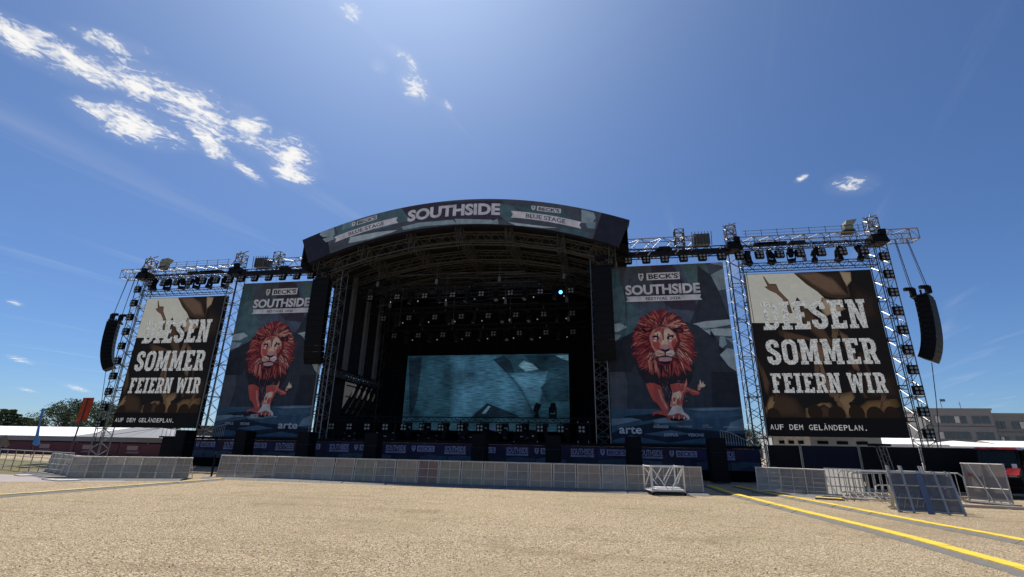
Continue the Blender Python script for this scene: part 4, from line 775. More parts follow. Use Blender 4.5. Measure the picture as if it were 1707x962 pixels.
# ------------------------------------------------------------------ lion banners
def lion_banner(left=False):
    a = Art(); a.grid(-4.2, 1.9, 4.05, 14.45, C['slate']); a.rect(-4.19, 1.95, 4.04, 4.12, C['water'])
    cl = lambda p: [((-4.19 if x < -3.7 else 4.04 if x > 3.7 else x), max(1.92, min(14.43, z))) for x, z in p]
    for c, p in ART['rock'][:-2]: a.poly(cl(p), C[c])
    a.poly([(-4.19, 4.0), (4.04, 4.0), (4.04, 7.0), (3.3, 8.6), (1.9, 9.9), (.8, 10.3), (-1.5, 9.4), (-3.0, 9.0), (-4.19, 7.6)], C['slate3'])
    a.poly([(2.2, 4.0), (2.7, 9.6), (3.3, 8.4), (4.04, 6.2), (4.04, 4.0)], C['dark'])  # darker right part, with the truss shadow put into the print colour
    a.poly([(-4.19, 4.0), (-4.19, 7.0), (-3.4, 8.2), (-3.0, 6.0), (-3.2, 4.0)], C['slate2'])
    for c, p in ART['rock'][-2:]: a.poly(cl(p), C[c])
    for i in (15, 16, 17): a.poly(cl(ART['rock'][i][1]), C[ART['rock'][i][0]])
    for c, p in ART['floor'][:-1]: a.poly(cl(p), C[c])
    cx, cz = -.52, 9.0
    rn = random.Random(11)
    def rad(t):          # mane outline by angle
        k = [(-180, 2.0), (-150, 2.25), (-125, 2.5), (-100, 2.55), (-80, 2.6), (-55, 2.75), (-30, 2.35), (0, 2.05), (30, 2.0), (60, 2.05), (90, 2.12), (120, 2.05), (150, 2.0), (180, 2.0)]
        for (a0, r0), (a1, r1) in zip(k, k[1:]):
            if a0 <= t <= a1: return r0 + (r1 - r0) * (t - a0) / (a1 - a0)
    out_ = []
    for i in range(72):
        t = -180 + 5 * i; r = rad(t) * rn.uniform(.93, 1.02); out_.append((cx + r * math.cos(R(t)), cz + r * math.sin(R(t))))
    for c, p in ART['floor'][-1:]: a.poly(p, (.030, .026, .036))
    a.poly(out_, C['mdred'])
    pal = ['mdark', 'mdred', 'mred', 'mred', 'mrose', 'msalm', 'mcream']
    def strand(base, tip, w, bend, col):
        bx_, bz_ = base; dx, dz = tip[0] - bx_, tip[1] - bz_; L_ = math.hypot(dx, dz) or 1; nx_, nz_ = -dz / L_, dx / L_
        lft, rgt = [], []
        for k in range(5):
            u = k / 4; o_ = bend * math.sin(u * 2.4); wd = w * (1 - u) ** .7 * (.45 + 1.1 * u) if u < 1 else 0
            cx_, cz_ = bx_ + dx * u + nx_ * o_, bz_ + dz * u + nz_ * o_
            lft.append((cx_ + nx_ * wd, cz_ + nz_ * wd))
            if k < 4: rgt.append((cx_ - nx_ * wd, cz_ - nz_ * wd))
        a.poly(lft + rgt[::-1], col)
    for ring in range(7):
        for i in range(92):
            t = -180 + 360 * (i + rn.random()) / 92; tt = ((t + 180) % 360) - 180; ct = math.cos(R(t))
            R1 = rad(tt); lo = R1 * (.84 - .115 * ring); hi = min(lo + R1 * rn.uniform(.20, .36), R1 * (1.0 if tt > -20 else 1.04))
            wts = [2.0, 3, 4, 3, 3, 1.2, .15]
            if ct > .2 and -55 < tt < 65 and ring in (1, 2, 3, 4): wts = [1.6, 2, 3, 2, 3, 3.2, 2.6]
            if tt > 60 and ring > 2: wts = [2, 2, 3.5, 2, 2, 2.5, .8]
            if ct < -.35: wts = [3, 4, 4, 2, 2.2, .8, .06]
            if ring == 0: wts = [2.6, 5, 4, 2, 1.5, .4, .05]
            sw = R(rn.uniform(-9, 9)) - (.22 * math.sin(R(t)) * (1 if ct > 0 else -1) if tt > 0 else 0)
            drop = -.20 * (1 - abs(math.sin(R(t)))) * (hi - lo)
            p0 = (cx + lo * math.cos(R(t)), cz + lo * math.sin(R(t))); p1 = (cx + hi * math.cos(R(t) + sw), cz + hi * math.sin(R(t) + sw) + drop)
            strand(p0, p1, rn.uniform(.022, .062), rn.uniform(-.09, .09), C[rn.choices(pal, wts)[0]])
    for i in range(26):   # beard
        x = cx + rn.uniform(-1.0, 1.1); z = 7.35 + rn.uniform(-.25, .2); L_ = rn.uniform(.45, .95)
        a.poly([(x - .06, z), (x + .06, z), (x + .05, z - L_ * .5), (x + .01, z - L_), (x - .05, z - L_ * .5)], C[rn.choice(['mdred', 'mred', 'mrose', 'msalm', 'mdark'])])
    for c, p in ART['face']: a.poly(p, C[c])
    for k in range(120):   # fine fur strokes on the face and whiskers
        x = cx + rn.uniform(-.75, .8); z = 8.9 + rn.uniform(-1.2, 1.3)
        if (abs(x - cx) < .62 and z < 8.62) or (8.95 < z < 9.45 and .12 < abs(x - cx) < .75): continue
        v_ = Vector((x - cx, z - 8.6)).normalized() * rn.uniform(.12, .28); n_ = Vector((-v_.y, v_.x)).normalized() * .014
        a.poly([(x - n_.x, z - n_.y), (x + n_.x, z + n_.y), (x + v_.x, z + v_.y)], C[rn.choice(['mred', 'mred', 'mdred', 'msalm', 'msalm', 'mcream'])])
    for s_ in (-1, 1):
        for k in range(4):
            x = cx + .05 + s_ * .5; z = 8.02 - .08 * k
            a.poly([(x, z), (x + s_ * .62, z - .03 - .07 * k), (x, z - .018)], C['mwhite'])
    for i_, (c, p) in enumerate(ART['lion']): a.poly(p, C['mred' if i_ == 1 else c])
    for k in range(90):   # fur strokes down the legs
        x, z = rn.choice([(rn.uniform(.2, .72), rn.uniform(4.75, 6.2)), (rn.uniform(-1.3, -.3), rn.uniform(4.5, 6.2))])
        if x < 0: x += (6.2 - z) * .45 - .15
        h_ = rn.uniform(.1, .24); a.poly([(x, z), (x + .03, z), (x + .03 + rn.uniform(-.03, .03), z - h_)], C[rn.choice(['mred', 'mdred', 'msalm', 'mrose'] if x < .1 else ['mred', 'msalm', 'mcream', 'mrose'])])
    # lettering
    L0 = (.80, .78, .80)
    a.rect(-1.25, 13.28, 1.04, 13.83, L0); a.text("BECK'S", -1.12, 13.36, .92, 13.74, C['ink'], .03); key_logo(a, -1.86, 13.24, .44, .6, L0, C['ink'])
    a.text('SOUTHSIDE', -2.80, 12.20, 2.32, 12.96, L0, .04)
    a.poly([(-2.82, 11.70), (2.38, 11.70), (2.24, 11.88), (2.35, 12.1), (-2.77, 12.1), (-2.66, 11.9)], L0)
    a.text('FESTIVAL 2026', -1.41, 11.785, .95, 12.0, C['ink'], .015)
    GY = (.40, .45, .50)
    if left:
        a.text('arte', 1.35, 2.72, 2.95, 3.18, (.62, .66, .68), .02); a.text('DIFFUS', -3.2, 2.95, -2.45, 3.15, GY, .04); a.text('VISIONS', -1.9, 2.95, -1.1, 3.15, GY, .04)
        a.text('schwäbische', -3.6, 3.55, -2.6, 3.7, GY, .01); a.text('stadt', -2.4, 3.55, -1.7, 3.7, GY, .02); a.rect(-1.1, 3.5, -.5, 3.75, GY); a.text('THE', -1.0, 3.55, -.6, 3.7, C['deep'], .02); a.text('Tagesspiegel', 0, 3.5, 1.15, 3.65, GY, .01)
        return a
    a.text('arte', -3.73, 2.70, -2.27, 3.16, (.62, .66, .68), .02)
    a.rect(-1.53, 3.09, -.60, 3.24, GY); a.text('SEASONS', -1.48, 3.115, -.65, 3.215, C['deep'], .02); a.text('THE', -1.5, 3.27, -1.15, 3.35, GY, .02)
    a.text('DIFFUS', -.90, 2.57, -.04, 2.77, GY, .04); a.text('VISIONS', .55, 2.58, 1.55, 2.78, GY, .04)
    a.text('Tagesspiegel', -.08, 3.13, .86, 3.27, GY, .01); a.text('stadt', 1.52, 3.24, 1.9, 3.34, GY, .02); a.text('magazin', 1.52, 3.11, 2.12, 3.21, GY, .02); a.text('schwäbische', 2.75, 3.14, 3.8, 3.28, GY, .01)
    return a
lb = lion_banner()
BANM = art_mat('printed_mesh_banner', .75, .035, .9)
bn = lb.mb.build('lion_banner', BANM); bn.location = (14.96, 33.42, 0)
tag(bn, 'tall slate banner with a red walking lion, right of the stage opening', 'banner', 'tall lion banners beside the stage')
bn2 = lion_banner(True).mb.build('lion_banner', BANM); tag(bn2, 'x', 'banner', 'tall lion banners beside the stage'); bn2.location = (-15.05, 33.42, 0)
bn2['label'] = 'tall red lion banner left of the stage, partly hidden by a loudspeaker column'

# ------------------------------------------------------------------ rear LED wall
lw_ = Art(); LC = dict(lteal=(.017, .056, .088), lblue=(.036, .108, .175), lblue2=(.044, .125, .195), ldark=(.008, .020, .034), ldark2=(.010, .032, .050), lice=(.11, .23, .30))
lw_.grid(-7.55, 3.05, 7.5, 9.72, (.018, .055, .085))
for c, p in ART['led']: lw_.soft(p, LC[c], (.016, .050, .080), .06, 1.06, (-7.54, 7.49, 3.06, 9.71))
lw_.mb.box((0, .12, 6.38), (15.1, .2, 6.72))
ld = lw_.mb.build('led_wall', led_mat('led_picture_ice', .62, .95)); ld.location = (0, 42.0, 0)
tag(ld, 'wide lit video wall showing blue ice at the back of the stage', 'video screen')

for b_, X0_, X1_ in ((bn, 10.76, 19.01), (bn2, -19.25, -11.0)):
    d = MB(); cx_ = b_.location.x
    for x in (X0_, X1_):
        for k in range(14):
            z = 2.4 + k * .9; s_ = -1 if x == X0_ else 1
            d.tube((x - cx_, .01, z), (x - cx_ + s_ * .32, -.1, z + .08), .010, 4)
    for k in range(12):
        x = X0_ + .2 + k * (X1_ - X0_ - .4) / 11; d.tube((x - cx_, .01, 14.45), (x - cx_, -.05, 14.85), .012, 4)
    d.build('lacing', WHITEM, b_)

# ================================================================== SCREEN WINGS
SC = dict(sky=(.29, .29, .265), skin=(.048, .030, .021), skin2=(.025, .015, .010), dark2=(.009, .006, .005), tan=(.115, .088, .062), tan2=(.066, .043, .025), hair=(.016, .010, .007), glow=(.045, .027, .013))
def screen_art():
    a = Art(); a.grid(-3.88, 2.68, 3.88, 13.26, (.005, .0045, .005))
    for c, p in ART['screen']: a.poly([(max(-3.87, min(3.87, x)), min(13.25, z)) for x, z in p], SC[c]) if c == 'sky' else a.soft(p, SC[c], tuple(k * .95 for k in SC[c]) if p[0][1] > 12 else (.006, .005, .005), .05 if c in ('skin', 'tan') else .09, 1.35)
    def hand(x, z, s_, ang, c):
        ca, sa = math.cos(R(ang)), math.sin(R(ang))
        f = lambda p: (x + (p[0] * ca - p[1] * sa) * s_, z + (p[0] * sa + p[1] * ca) * s_)
        dk = tuple(k * .55 for k in c)
        a.poly([f(p) for p in [(-.16, -2.2), (.2, -2.2), (.15, -.2), (-.14, -.2)]], dk)
        a.poly([f(p) for p in [(-.02, -2.2), (.2, -2.2), (.15, -.2), (.0, -.2)]], c)
        a.poly([f(p) for p in [(-.24, -.25), (.2, -.25), (.26, .3), (-.22, .32)]], c)
        for k, (fx, fl) in enumerate(((-.2, .42), (-.08, .55), (.05, .52), (.18, .38))):
            a.poly([f(p) for p in [(fx - .055, .25), (fx + .055, .25), (fx + .045 + .03 * (k - 1), .3 + fl), (fx - .04 + .03 * (k - 1), .3 + fl)]], c if k % 2 else tuple(q * .8 for q in c))
        a.poly([f(p) for p in [(.2, -.15), (.42, .18), (.36, .28), (.18, .12)]], dk)
    for x, z, s_, an, c in ((-1.75, 8.55, .62, 24, 'skin'), (.95, 8.9, .7, -14, 'tan2'), (2.3, 7.3, .6, 10, 'skin2'), (-.45, 6.75, .62, -8, 'skin'), (1.55, 6.2, .6, 18, 'skin2'), (-2.9, 5.9, .55, -16, 'skin2'), (.35, 4.95, .62, 6, 'tan2'), (2.9, 4.9, .5, -20, 'skin')): hand(x, z, s_, an, SC[c])
    for x, z, r_ in ((-1.0, 4.1, .42), (.2, 3.95, .5), (1.3, 4.05, .45), (2.3, 3.9, .5), (3.2, 4.0, .42), (-3.4, 3.9, .4)): a.poly([(x + r_ * math.cos(k * .52), z + r_ * 1.15 * math.sin(k * .52)) for k in range(12)], tuple(k_ * .6 for k_ in SC['hair']))
    a.rect(-3.88, 2.68, 3.88, 3.78, (.003, .003, .0035))
    LT = (.40, .41, .42)
    a.slab('DIESEN', -3.2, 9.34, 3.08, 11.26, LT, 1); a.slab('SOMMER', -3.26, 7.05, 3.2, 8.68, LT, 1); a.slab('FEIERN WIR', -3.24, 5.28, 3.28, 6.5, LT, 1)
    a.mono('AUF DEM GELÄNDEPLAN.', -3.72, 3.05, 1.78, 3.36, (.36, .37, .38))
    return a
sa = screen_art()
SCM = [led_mat('led_picture_crowd', .9, 0, 0, .10), led_mat('led_picture_lettering', .9, 0, .72)]
scr = thing('led_screen', 'tall lit screen reading DIESEN SOMMER FEIERN WIR, right wing', 'video screen', (24.07, 32.9, 0), 0, 'tall wing screens')
sa.mb.build('display', SCM, scr)
d = MB(); d.box((0, .16, 7.97), (7.80, .28, 10.62)); fr = d.build('cabinet', BLACK, scr)
d = MB()
for k in range(9): d.tube((-3.7 + k * .925, .4, 2.8), (-3.7 + k * .925, .4, 13.2), .04, 5)
for k in range(11): d.tube((-3.8, .42, 2.9 + k), (3.8, .42, 2.9 + k), .03, 5)
d.build('rear_frame', BLACKT, scr)
scl = copy_tree(scr); scl.location = (-24.07, 32.9, 0); scl['label'] = 'tall lit screen reading DIESEN SOMMER FEIERN WIR, left wing'

def screen_frame(sx, side):
    t = thing('screen_support_frame', 'aluminium lattice towers and cross truss carrying the %s screen and banner' % side, 'truss', (sx * 24, 33, 0), 0, 'lattice frames beside the stage')
    at = (sx * 24, 33, 0)
    def pb(mb, name, m, par=None): 
        o = mb.build(name, m, None, False, at); o.parent = par or t; return o
    for X in (19.68, 28.75):
        d = MB(); d.truss((sx * X, 33.1, 0), (sx * X, 33.1, 15.1), .80, .80, 30, .038, .022, (0, 1, 0), frames=5)
        tw = pb(d, 'tower', ALU)
        d = MB(); d.box((sx * X, 33.1, .06), (1.8, 1.8, .12)); pb(d, 'base_plate', STEEL, tw)
        d = MB(); d.truss((sx * X, 33.1, 15.9), (sx * X, 33.1, 17.0), .62, .62, 3, .036, .026, (0, 1, 0), frames=1)
        d.tube((sx * X - .3, 33.1, 17.05), (sx * X + .5, 33.1, 17.3), .04, 6); d.tube((sx * X + .35, 32.8, 15.9), (sx * X - .45, 33.0, 17.1), .04, 6); d.tube((sx * X - .55, 32.75, 15.9), (sx * X, 32.9, 17.25), .035, 6)
        pb(d, 'tower_head', ALU, tw)
        d = MB(); d.box((sx * X, 32.95, 15.35), (1.05, 1.05, .62), taper=(.8, .8)); d.box((sx * X + .2, 32.5, 15.75), (.35, .3, .35)); pb(d, 'hoist', BLACK, tw)
    d = MB(); d.truss((sx * 19.5, 33.1, 15.62), (sx * 31.2, 33.1, 15.62), .8, .72, 22, .036, .021, frames=3)
    for k in range(8):
        x = sx * (20.6 + k * 1.02); d.tube((x, 32.72, 15.95), (x, 32.72, 16.5), .022, 5)
    d.tube((sx * 20.4, 32.72, 16.45), (sx * 28, 32.72, 16.45), .018, 5); d.tube((sx * 20.4, 32.72, 16.22), (sx * 28, 32.72, 16.22), .014, 5)
    pb(d, 'cross_truss', ALU)
    d = MB(); d.truss((sx * 20.1, 32.75, 15.16), (sx * 28.4, 32.75, 15.16), .34, .30, 26, .03, .018); d.tube((sx * 20, 32.6, 15.22), (sx * 28.4, 32.6, 15.22), .045, 6)
    rl = random.Random(4)
    for k in range(5): d.box((sx * rl.uniform(21, 28), 32.8, 15.42), (.9, .4, .16))
    pb(d, 'lamp_bar', BLACKT)
    # run over the banner to the stage
    d = MB(); d.truss((sx * 11.1, 33.2, 15.95), (sx * 17.3, 33.2, 15.95), .7, .8, 8, .036, .022); pb(d, 'banner_truss', ALU)
    d = MB(); d.truss((sx * 11.0, 32.8, 15.1), (sx * 19.4, 32.8, 15.1), .6, .5, 18, .04, .024); d.box((sx * 15.2, 32.85, 15.1), (8.3, .3, .36)); d.box((sx * 15.0, 32.7, 15.42), (1.1, .5, .22), taper=(.6, .8))
    pb(d, 'banner_lamp_bar', BLACKT)
    d = MB(); d.truss((sx * 16.2, 33.2, 15.5), (sx * 16.2, 33.2, 17.0), .6, .6, 4, .036, .024, (0, 1, 0), frames=1); d.box((sx * 17.7, 33.3, 16.15), (1.1, .7, .8))
    for k in range(7): d.tube((sx * (17.0 + .22 * k), 32.9, 15.6), (sx * (17.05 + .22 * k), 32.9, 16.7), .025, 5)
    pb(d, 'hoist_cage', ALUD)
    for z in (11.05, 8.45, 5.5, 3.6):
        for xa, xb in ((19.9, 20.75), (27.5, 28.5)):
            d = MB()
            for dz in (0, .22): d.tube((sx * xa, 32.95, z + dz), (sx * xb, 32.95, z + dz), .035, 6)
            d.box((sx * (xa + xb) / 2, 32.95, z + .11), (.05, .05, .2)); pb(d, 'spacer_bracket', BLACKT)
    d = MB(); d.tube((sx * 20.35, 32.8, 2.2), (sx * 20.28, 32.8, 13.4), .018, 5); pb(d, 'cable', BLACKT); d = MB(); d.tube((sx * 20.5, 33.2, 2.2), (sx * 20.42, 33.2, 13.4), .018, 5); pb(d, 'cable', BLACKT); d = MB()
    d.path([(sx * 19.25, 32.6, 15), (sx * 19.2, 32.62, 10), (sx * 19.3, 32.6, 5), (sx * 19.25, 32.5, 1.2)], .022, 5); pb(d, 'cable', BLACKT); d = MB(); d.path([(sx * 28.4, 32.6, 15), (sx * 28.42, 32.58, 9), (sx * 28.36, 32.6, 1)], .024, 5)
    pb(d, 'cable', BLACKT)
    return t
screen_frame(1, 'right'); screen_frame(-1, 'left')

# tilted cabinet on top of each cross truss
cb = thing('dome_cabinet', 'pale tilted square cabinet on top of the right cross truss', 'cabinet', (27.2, 33, 15.98), 0, 'cabinets on the cross trusses')
d = MB(); d.box((0, 0, .35), (.55, .5, .5)); d.prism([(-.25, -.32, .5), (-.1, -.32, .85), (.55, -.32, .92), (.35, -.32, .6)], (0, .6, 0)); d.build('housing', mat('grey_cabinet', (.22, .235, .19), .6, stain=.3), cb)
d = MB(); d.box((0, 0, .1), (.7, .5, .2)); d.build('base', BLACKT, cb)
c2 = copy_tree(cb); c2.location = (-27.2, 33, 15.98); c2['label'] = 'pale tilted square cabinet on top of the left cross truss'

# ------------------------------------------------------------------ four-lamp blinders
def make_blinder():
    t = thing('blinder_light', 'four-lamp blinder', 'stage light')
    d = MB(); d.box((0, 0, 0), (.50, .20, .50)); d.box((-.275, .02, .05), (.03, .12, .46)); d.box((.275, .02, .05), (.03, .12, .46)); d.box((0, .02, .29), (.58, .12, .04)); d.tube((0, .02, .3), (0, .02, .48), .03, 6)
    d.build('housing', BLACK, t)
    for sx in (-1, 1):
        for sz in (-1, 1):
            d = MB(); c = (sx * .12, -.115, sz * .12)
            d.tube((c[0], -.10, c[2]), (c[0], -.125, c[2]), .092, 10, 0, .080); d.build('lamp', LENS, t)
    return t
BL = Kind(make_blinder())
def blinder(x, y, z, label, group, tilt=0, rz=0, scale=None): return BL.put((x, y, z), (tilt, 0, rz), label, group, scale)
for sx, side in ((1, 'right'), (-1, 'left')):
    g_ = 'blinders above the wing screens'
    for k in range(7):
        x = sx * (19.95 + k * 1.285); n_ = k if sx > 0 else 6 - k
        blinder(x, 32.6, 14.52, 'four-lamp blinder, %s from the left in the row above the %s screen' % (ORD[n_], side), g_, R(-8))
    for k in range(10):
        blinder(sx * 28.78, 32.55, 14.0 - k * 1.235, 'four-lamp blinder, %s from the top down the %s outer tower' % (ORD[k], side), 'blinders down the outer towers', 0)
    for k in range(7):
        n_ = k if sx > 0 else 6 - k
        blinder(sx * (11.15 + k * 1.265), 32.45, 14.5, 'four-lamp blinder, %s from the left above the %s lion banner' % (ORD[n_], side), 'blinders above the lion banners', R(-10))
ROWS = ((34.7, 13.15, 8.2, 'front'), (37.4, 12.1, 8.15, 'middle'), (39.7, 11.1, 8.05, 'rear'))
for Yr, zr, hw, nm in ROWS:
    for k in range(8):
        blinder(-hw + 2 * hw * k / 7, Yr, zr, 'four-lamp blinder, %s from the left in the %s row under the stage roof' % (ORD[k], nm), 'blinders under the stage roof', R(-12))
for k in range(14):
    blinder(-10.0 + 18.75 * k / 13, 34.5, 2.98, 'four-lamp blinder, %s from the left under the low truss across the stage' % ORD[k], 'blinders under the low stage truss', 0)

# ------------------------------------------------------------------ moving-head lights
def make_head():
    t = thing('moving_head_light', 'black moving-head spotlight', 'stage light')
    d = MB(); d.box((0, 0, .09), (.42, .34, .18), taper=(.9, .9)); d.build('base', BLACK, t)
    d = MB()
    for s_ in (-1, 1): d.box((s_ * .21, 0, .42), (.06, .16, .52))
    d.box((0, 0, .2), (.46, .2, .07)); d.build('yoke', BLACK, t)
    d = MB(); q = Matrix.Rotation(R(25), 3, 'X')
    a = Vector((0, 0, .6)) + q @ Vector((0, 0, -.26)); b = Vector((0, 0, .6)) + q @ Vector((0, 0, .30)); m_ = Vector((0, 0, .6))
    d.tube(a, m_, .13, 10, 0, .19); d.tube(m_, b, .19, 10, 0, .175); h = d.build('head', BLACK, t)
    d = MB(); d.tube(b, b + q @ Vector((0, 0, .02)), .15, 10); d.build('lens', LENS, h)
    return t
MH = Kind(make_head())
for sx, side in ((1, 'right'), (-1, 'left')):
    for k, x in enumerate((20.56, 22.05, 23.3, 24.7, 26.2, 27.5)):
        n_ = k if sx > 0 else 5 - k
        MH.put((sx * x, 32.85, 13.98), (R((-6, 4, -3, 8, 5, -5)[k]), 0, R((30, 200, 160, 70, 100, 250)[(k + (3 if sx < 0 else 0)) % 6])), 'black moving-head light, %s from the left standing on the truss above the %s screen' % (ORD[n_], side), 'moving heads above the wing screens', (1.12,) * 3)
for Yr, zr, hw, nm in ROWS:
    for k in range(7):
        o = MH.put((-hw + 2 * hw * (k + .5) / 7, Yr, zr + .42), (R(180), 0, R((20, 60, 310, 100, 200, 150, 40)[k])), 'black moving-head light, %s from the left hanging in the %s row under the roof' % (ORD[k], nm), 'moving heads under the stage roof')
for k in range(9):
    x = -3.9 + k * 1.45
    o = MH.put((x, 34.5, 3.32), (R(180), 0, R(40 * k)), 'black moving-head light, %s from the left hanging under the low stage truss' % ORD[k], 'moving heads under the low stage truss', (1.15,) * 3)
for k, x in enumerate((5.62, 6.75)):
    MH.put((x, 34.5, 3.72), (0, 0, R(100 + 70 * k)), ('black moving-head light standing on the low truss before the dark ice peak', 'black moving-head light standing on the low truss near the right edge of the video wall')[k], 'moving heads on the low stage truss')

def hung_truss(name, label, a, b, w, h, n, group, drops, ztop_, m=BLACKT):
    t = thing(name, label, 'truss', ((a[0] + b[0]) / 2, a[1], a[2]), 0, group); at = tuple(t.location)
    d = MB(); d.truss(a, b, w, h, n, .03, .017); o = d.build('truss_beam', m, None, False, at); o.parent = t
    for x in drops:
        d = MB(); d.tube((x, a[1], a[2] + h / 2), (x, a[1], ztop_), .018, 5); d.box((x, a[1], a[2] + h / 2 + .3), (.2, .2, .42)); o = d.build('chain', CHAIN, None, False, at); o.parent = t
    return t
for Yr, zr, hw, nm in ROWS:
    hung_truss('lighting_truss', '%s black lighting truss hung under the stage roof' % nm, (-9.4, Yr, zr + .68), (9.4, Yr, zr + .68), .42, .42, 34, 'lighting trusses under the roof', (-7.7, -2.6, 2.6, 7.7), 15.9)
for sx, side in ((1, 'right'), (-1, 'left')):
    t = hung_truss('lighting_truss', 'black truss with standing moving heads above the %s screen' % side, (sx * 19.95, 32.85, 13.73), (sx * 28.3, 32.85, 13.73), .5, .44, 24, 'header trusses above the screens', (sx * 20.3, sx * 24.1, sx * 27.9), 15.2)
lt = thing('low_truss', 'black truss spanning low across the stage in front of the video wall', 'truss', (0, 34.5, 3.55))
d = MB(); d.truss((-10.4, 0, 0), (9.6, 0, 0), .34, .34, 46, .028, .016); d.build('truss_beam', BLACKT, lt)
for x in (-9.9, -5, 0, 5, 9.3):
    d = MB(); d.tube((x, .2, -1.5), (x, .2, 0), .05, 6); d.box((x, .2, -1.48), (.5, .5, .04)); d.build('leg', BLACKT, lt)
# slack cables looped along the lighting trusses
for Yr, zr, hw, nm in ROWS:
    for k in range(6):
        t = thing('hanging_cable', 'slack black cable looped under the %s lighting truss, %s from the left' % (nm, ORD[k]), 'cable', (-8.2 + 2.8 * k, Yr, zr + .5), 0, 'slack cables under the stage roof')
        rj = random.Random(k * 7 + int(Yr)); w_ = rj.uniform(1.0, 2.2); dp_ = rj.uniform(.35, 1.0)
        d = MB(); d.path([(w_ * i / 10, -.12, -dp_ * (1 - (2 * i / 10 - 1) ** 2)) for i in range(11)], .022, 5); d.build('cable_run', BLACKT, t)
        d = MB(); d.tube((0, -.12, -.02), (0, -.12, .2), .03, 5); d.build('tie', GREYC, t)
# lit lamps seen burning under the roof
lp = thing('spotlight', 'lit blue-white spotlight burning under the stage roof', 'stage light', (7.45, 34.3, 12.95))
d = MB(); d.tube((0, .42, .1), (0, 0, 0), .17, 12, 0, .2); d.tube((0, .3, .1), (0, .3, .6), .03, 6); d.build('housing', BLACK, lp)
d = MB(); d.tube((0, -.001, 0), (0, -.03, -.005), .13, 14); d.build('lens', glow_mat('lit_blue_lens', (.07, .42, 1.0), 5), lp)
PN = thing('pin_spot', 'tiny lit white pin light', 'stage light')
d = MB(); d.tube((0, .2, 0), (0, 0, 0), .06, 8); d.tube((0, .12, 0), (0, .12, .5), .015, 5); d.build('housing', BLACK, PN)
d = MB(); d.tube((0, -.001, 0), (0, -.012, 0), .05, 8); d.build('lens', glow_mat('lit_white_lens', (1, .97, .9), .09), PN)
PK = Kind(PN)
for Yr, zr, hw, nm in ROWS:
    for k in range(7):
        PK.put((-hw + 2 * hw * (k + .78) / 7, Yr - .1, zr - .42), 0, 'tiny white pin light, %s from the left below the %s row under the roof' % (ORD[k], nm), 'pin lights under the stage roof')

# ------------------------------------------------------------------ line arrays
def line_array(label, loc, rz, n, bw, bh, bd, angles, group, chain_top, chain_dx):
    t = thing('line_array', label, 'loudspeaker', loc, rz, group)
    d = MB(); d.box((0, .1, .12), (bw * .9, bd * 1.2, .1)); d.tube((-bw * .3, 0, .1), (-bw * .3, 0, .5), .06, 6); d.tube((bw * .3, 0, .1), (bw * .3, 0, .5), .06, 6)
    d.build('flying_frame', BLACKT, t)
    p = Vector((0, 0, 0)); ang = 0.0
    for k in range(n):
        ang += angles[k]; q = Matrix.Rotation(R(ang), 3, 'X')
        # front face pivots: local -Y is the front
        w0, w1, h_ = bw / 2, bw / 2 * .96, bh
        f0 = Vector((0, -bd / 2, 0)); 
        loc_ = lambda x, y, z: p + q @ Vector((x, y + bd / 2, z))
        vs = []
        rear = bh * .80
        for (y, z0, z1, w) in ((-bd / 2, 0, -bh * .965, w0), (bd / 2, -(bh - rear) / 2, -(bh + rear) / 2 + .01, w1)):
            vs += [loc_(-w, y, z1), loc_(w, y, z1), loc_(w, y, z0), loc_(-w, y, z0)]
        d = MB(); d.add([v + Vector((0, -bd / 2, 0)) for v in vs], [(0, 1, 2, 3), (5, 4, 7, 6), (4, 0, 3, 7), (1, 5, 6, 2), (3, 2, 6, 7), (4, 5, 1, 0)])
        for s_ in (-1, 1):
            a, b = loc_(s_ * w0 * .98, bd * .42, -.02), loc_(s_ * w0 * .98, bd * .5, -.02)
            d.tube(a + Vector((0, -bd / 2, 0)), b + Vector((0, -bd / 2, 0)), .025, 5)
        cab = d.build('cabinet', BLACK, t)
        p = p + q @ Vector((0, 0, -bh))
    return t
mainang = [0, 0, .4, .4, .5, .5, .7, .8, 1.0, 1.5, 2.2, 3.2, 4.5, 6.0]
for sx, side in ((1, 'right'), (-1, 'left')):
    line_array('tall black loudspeaker column hanging at the %s edge of the stage opening' % side, (10.55 if sx > 0 else -11.0, 32.0, 13.9), R(-4 * sx), 14, 1.34, .475, .62, mainang, 'main loudspeaker columns', 15, .4)
    h = thing('chain_hoist', 'chains carrying the loudspeaker column at the %s edge of the stage opening' % side, 'hoist', (10.55 if sx > 0 else -11.0, 32.0, 14.4), 0, 'hoists over the main loudspeaker columns')
    d = MB(); d.tube((-.35, 0, 0), (-.35, .3, 1.6), .03, 5); d.tube((.35, 0, 0), (.35, .3, 1.6), .03, 5); d.build('chain', CHAIN, h)
    d = MB(); d.box((0, .0, .25), (.9, .3, .3)); d.build('motor', BLACK, h)
outang = [0, .6, .8, 1, 1.2, 1.6, 2, 2.6, 3.2, 4, 5, 6]
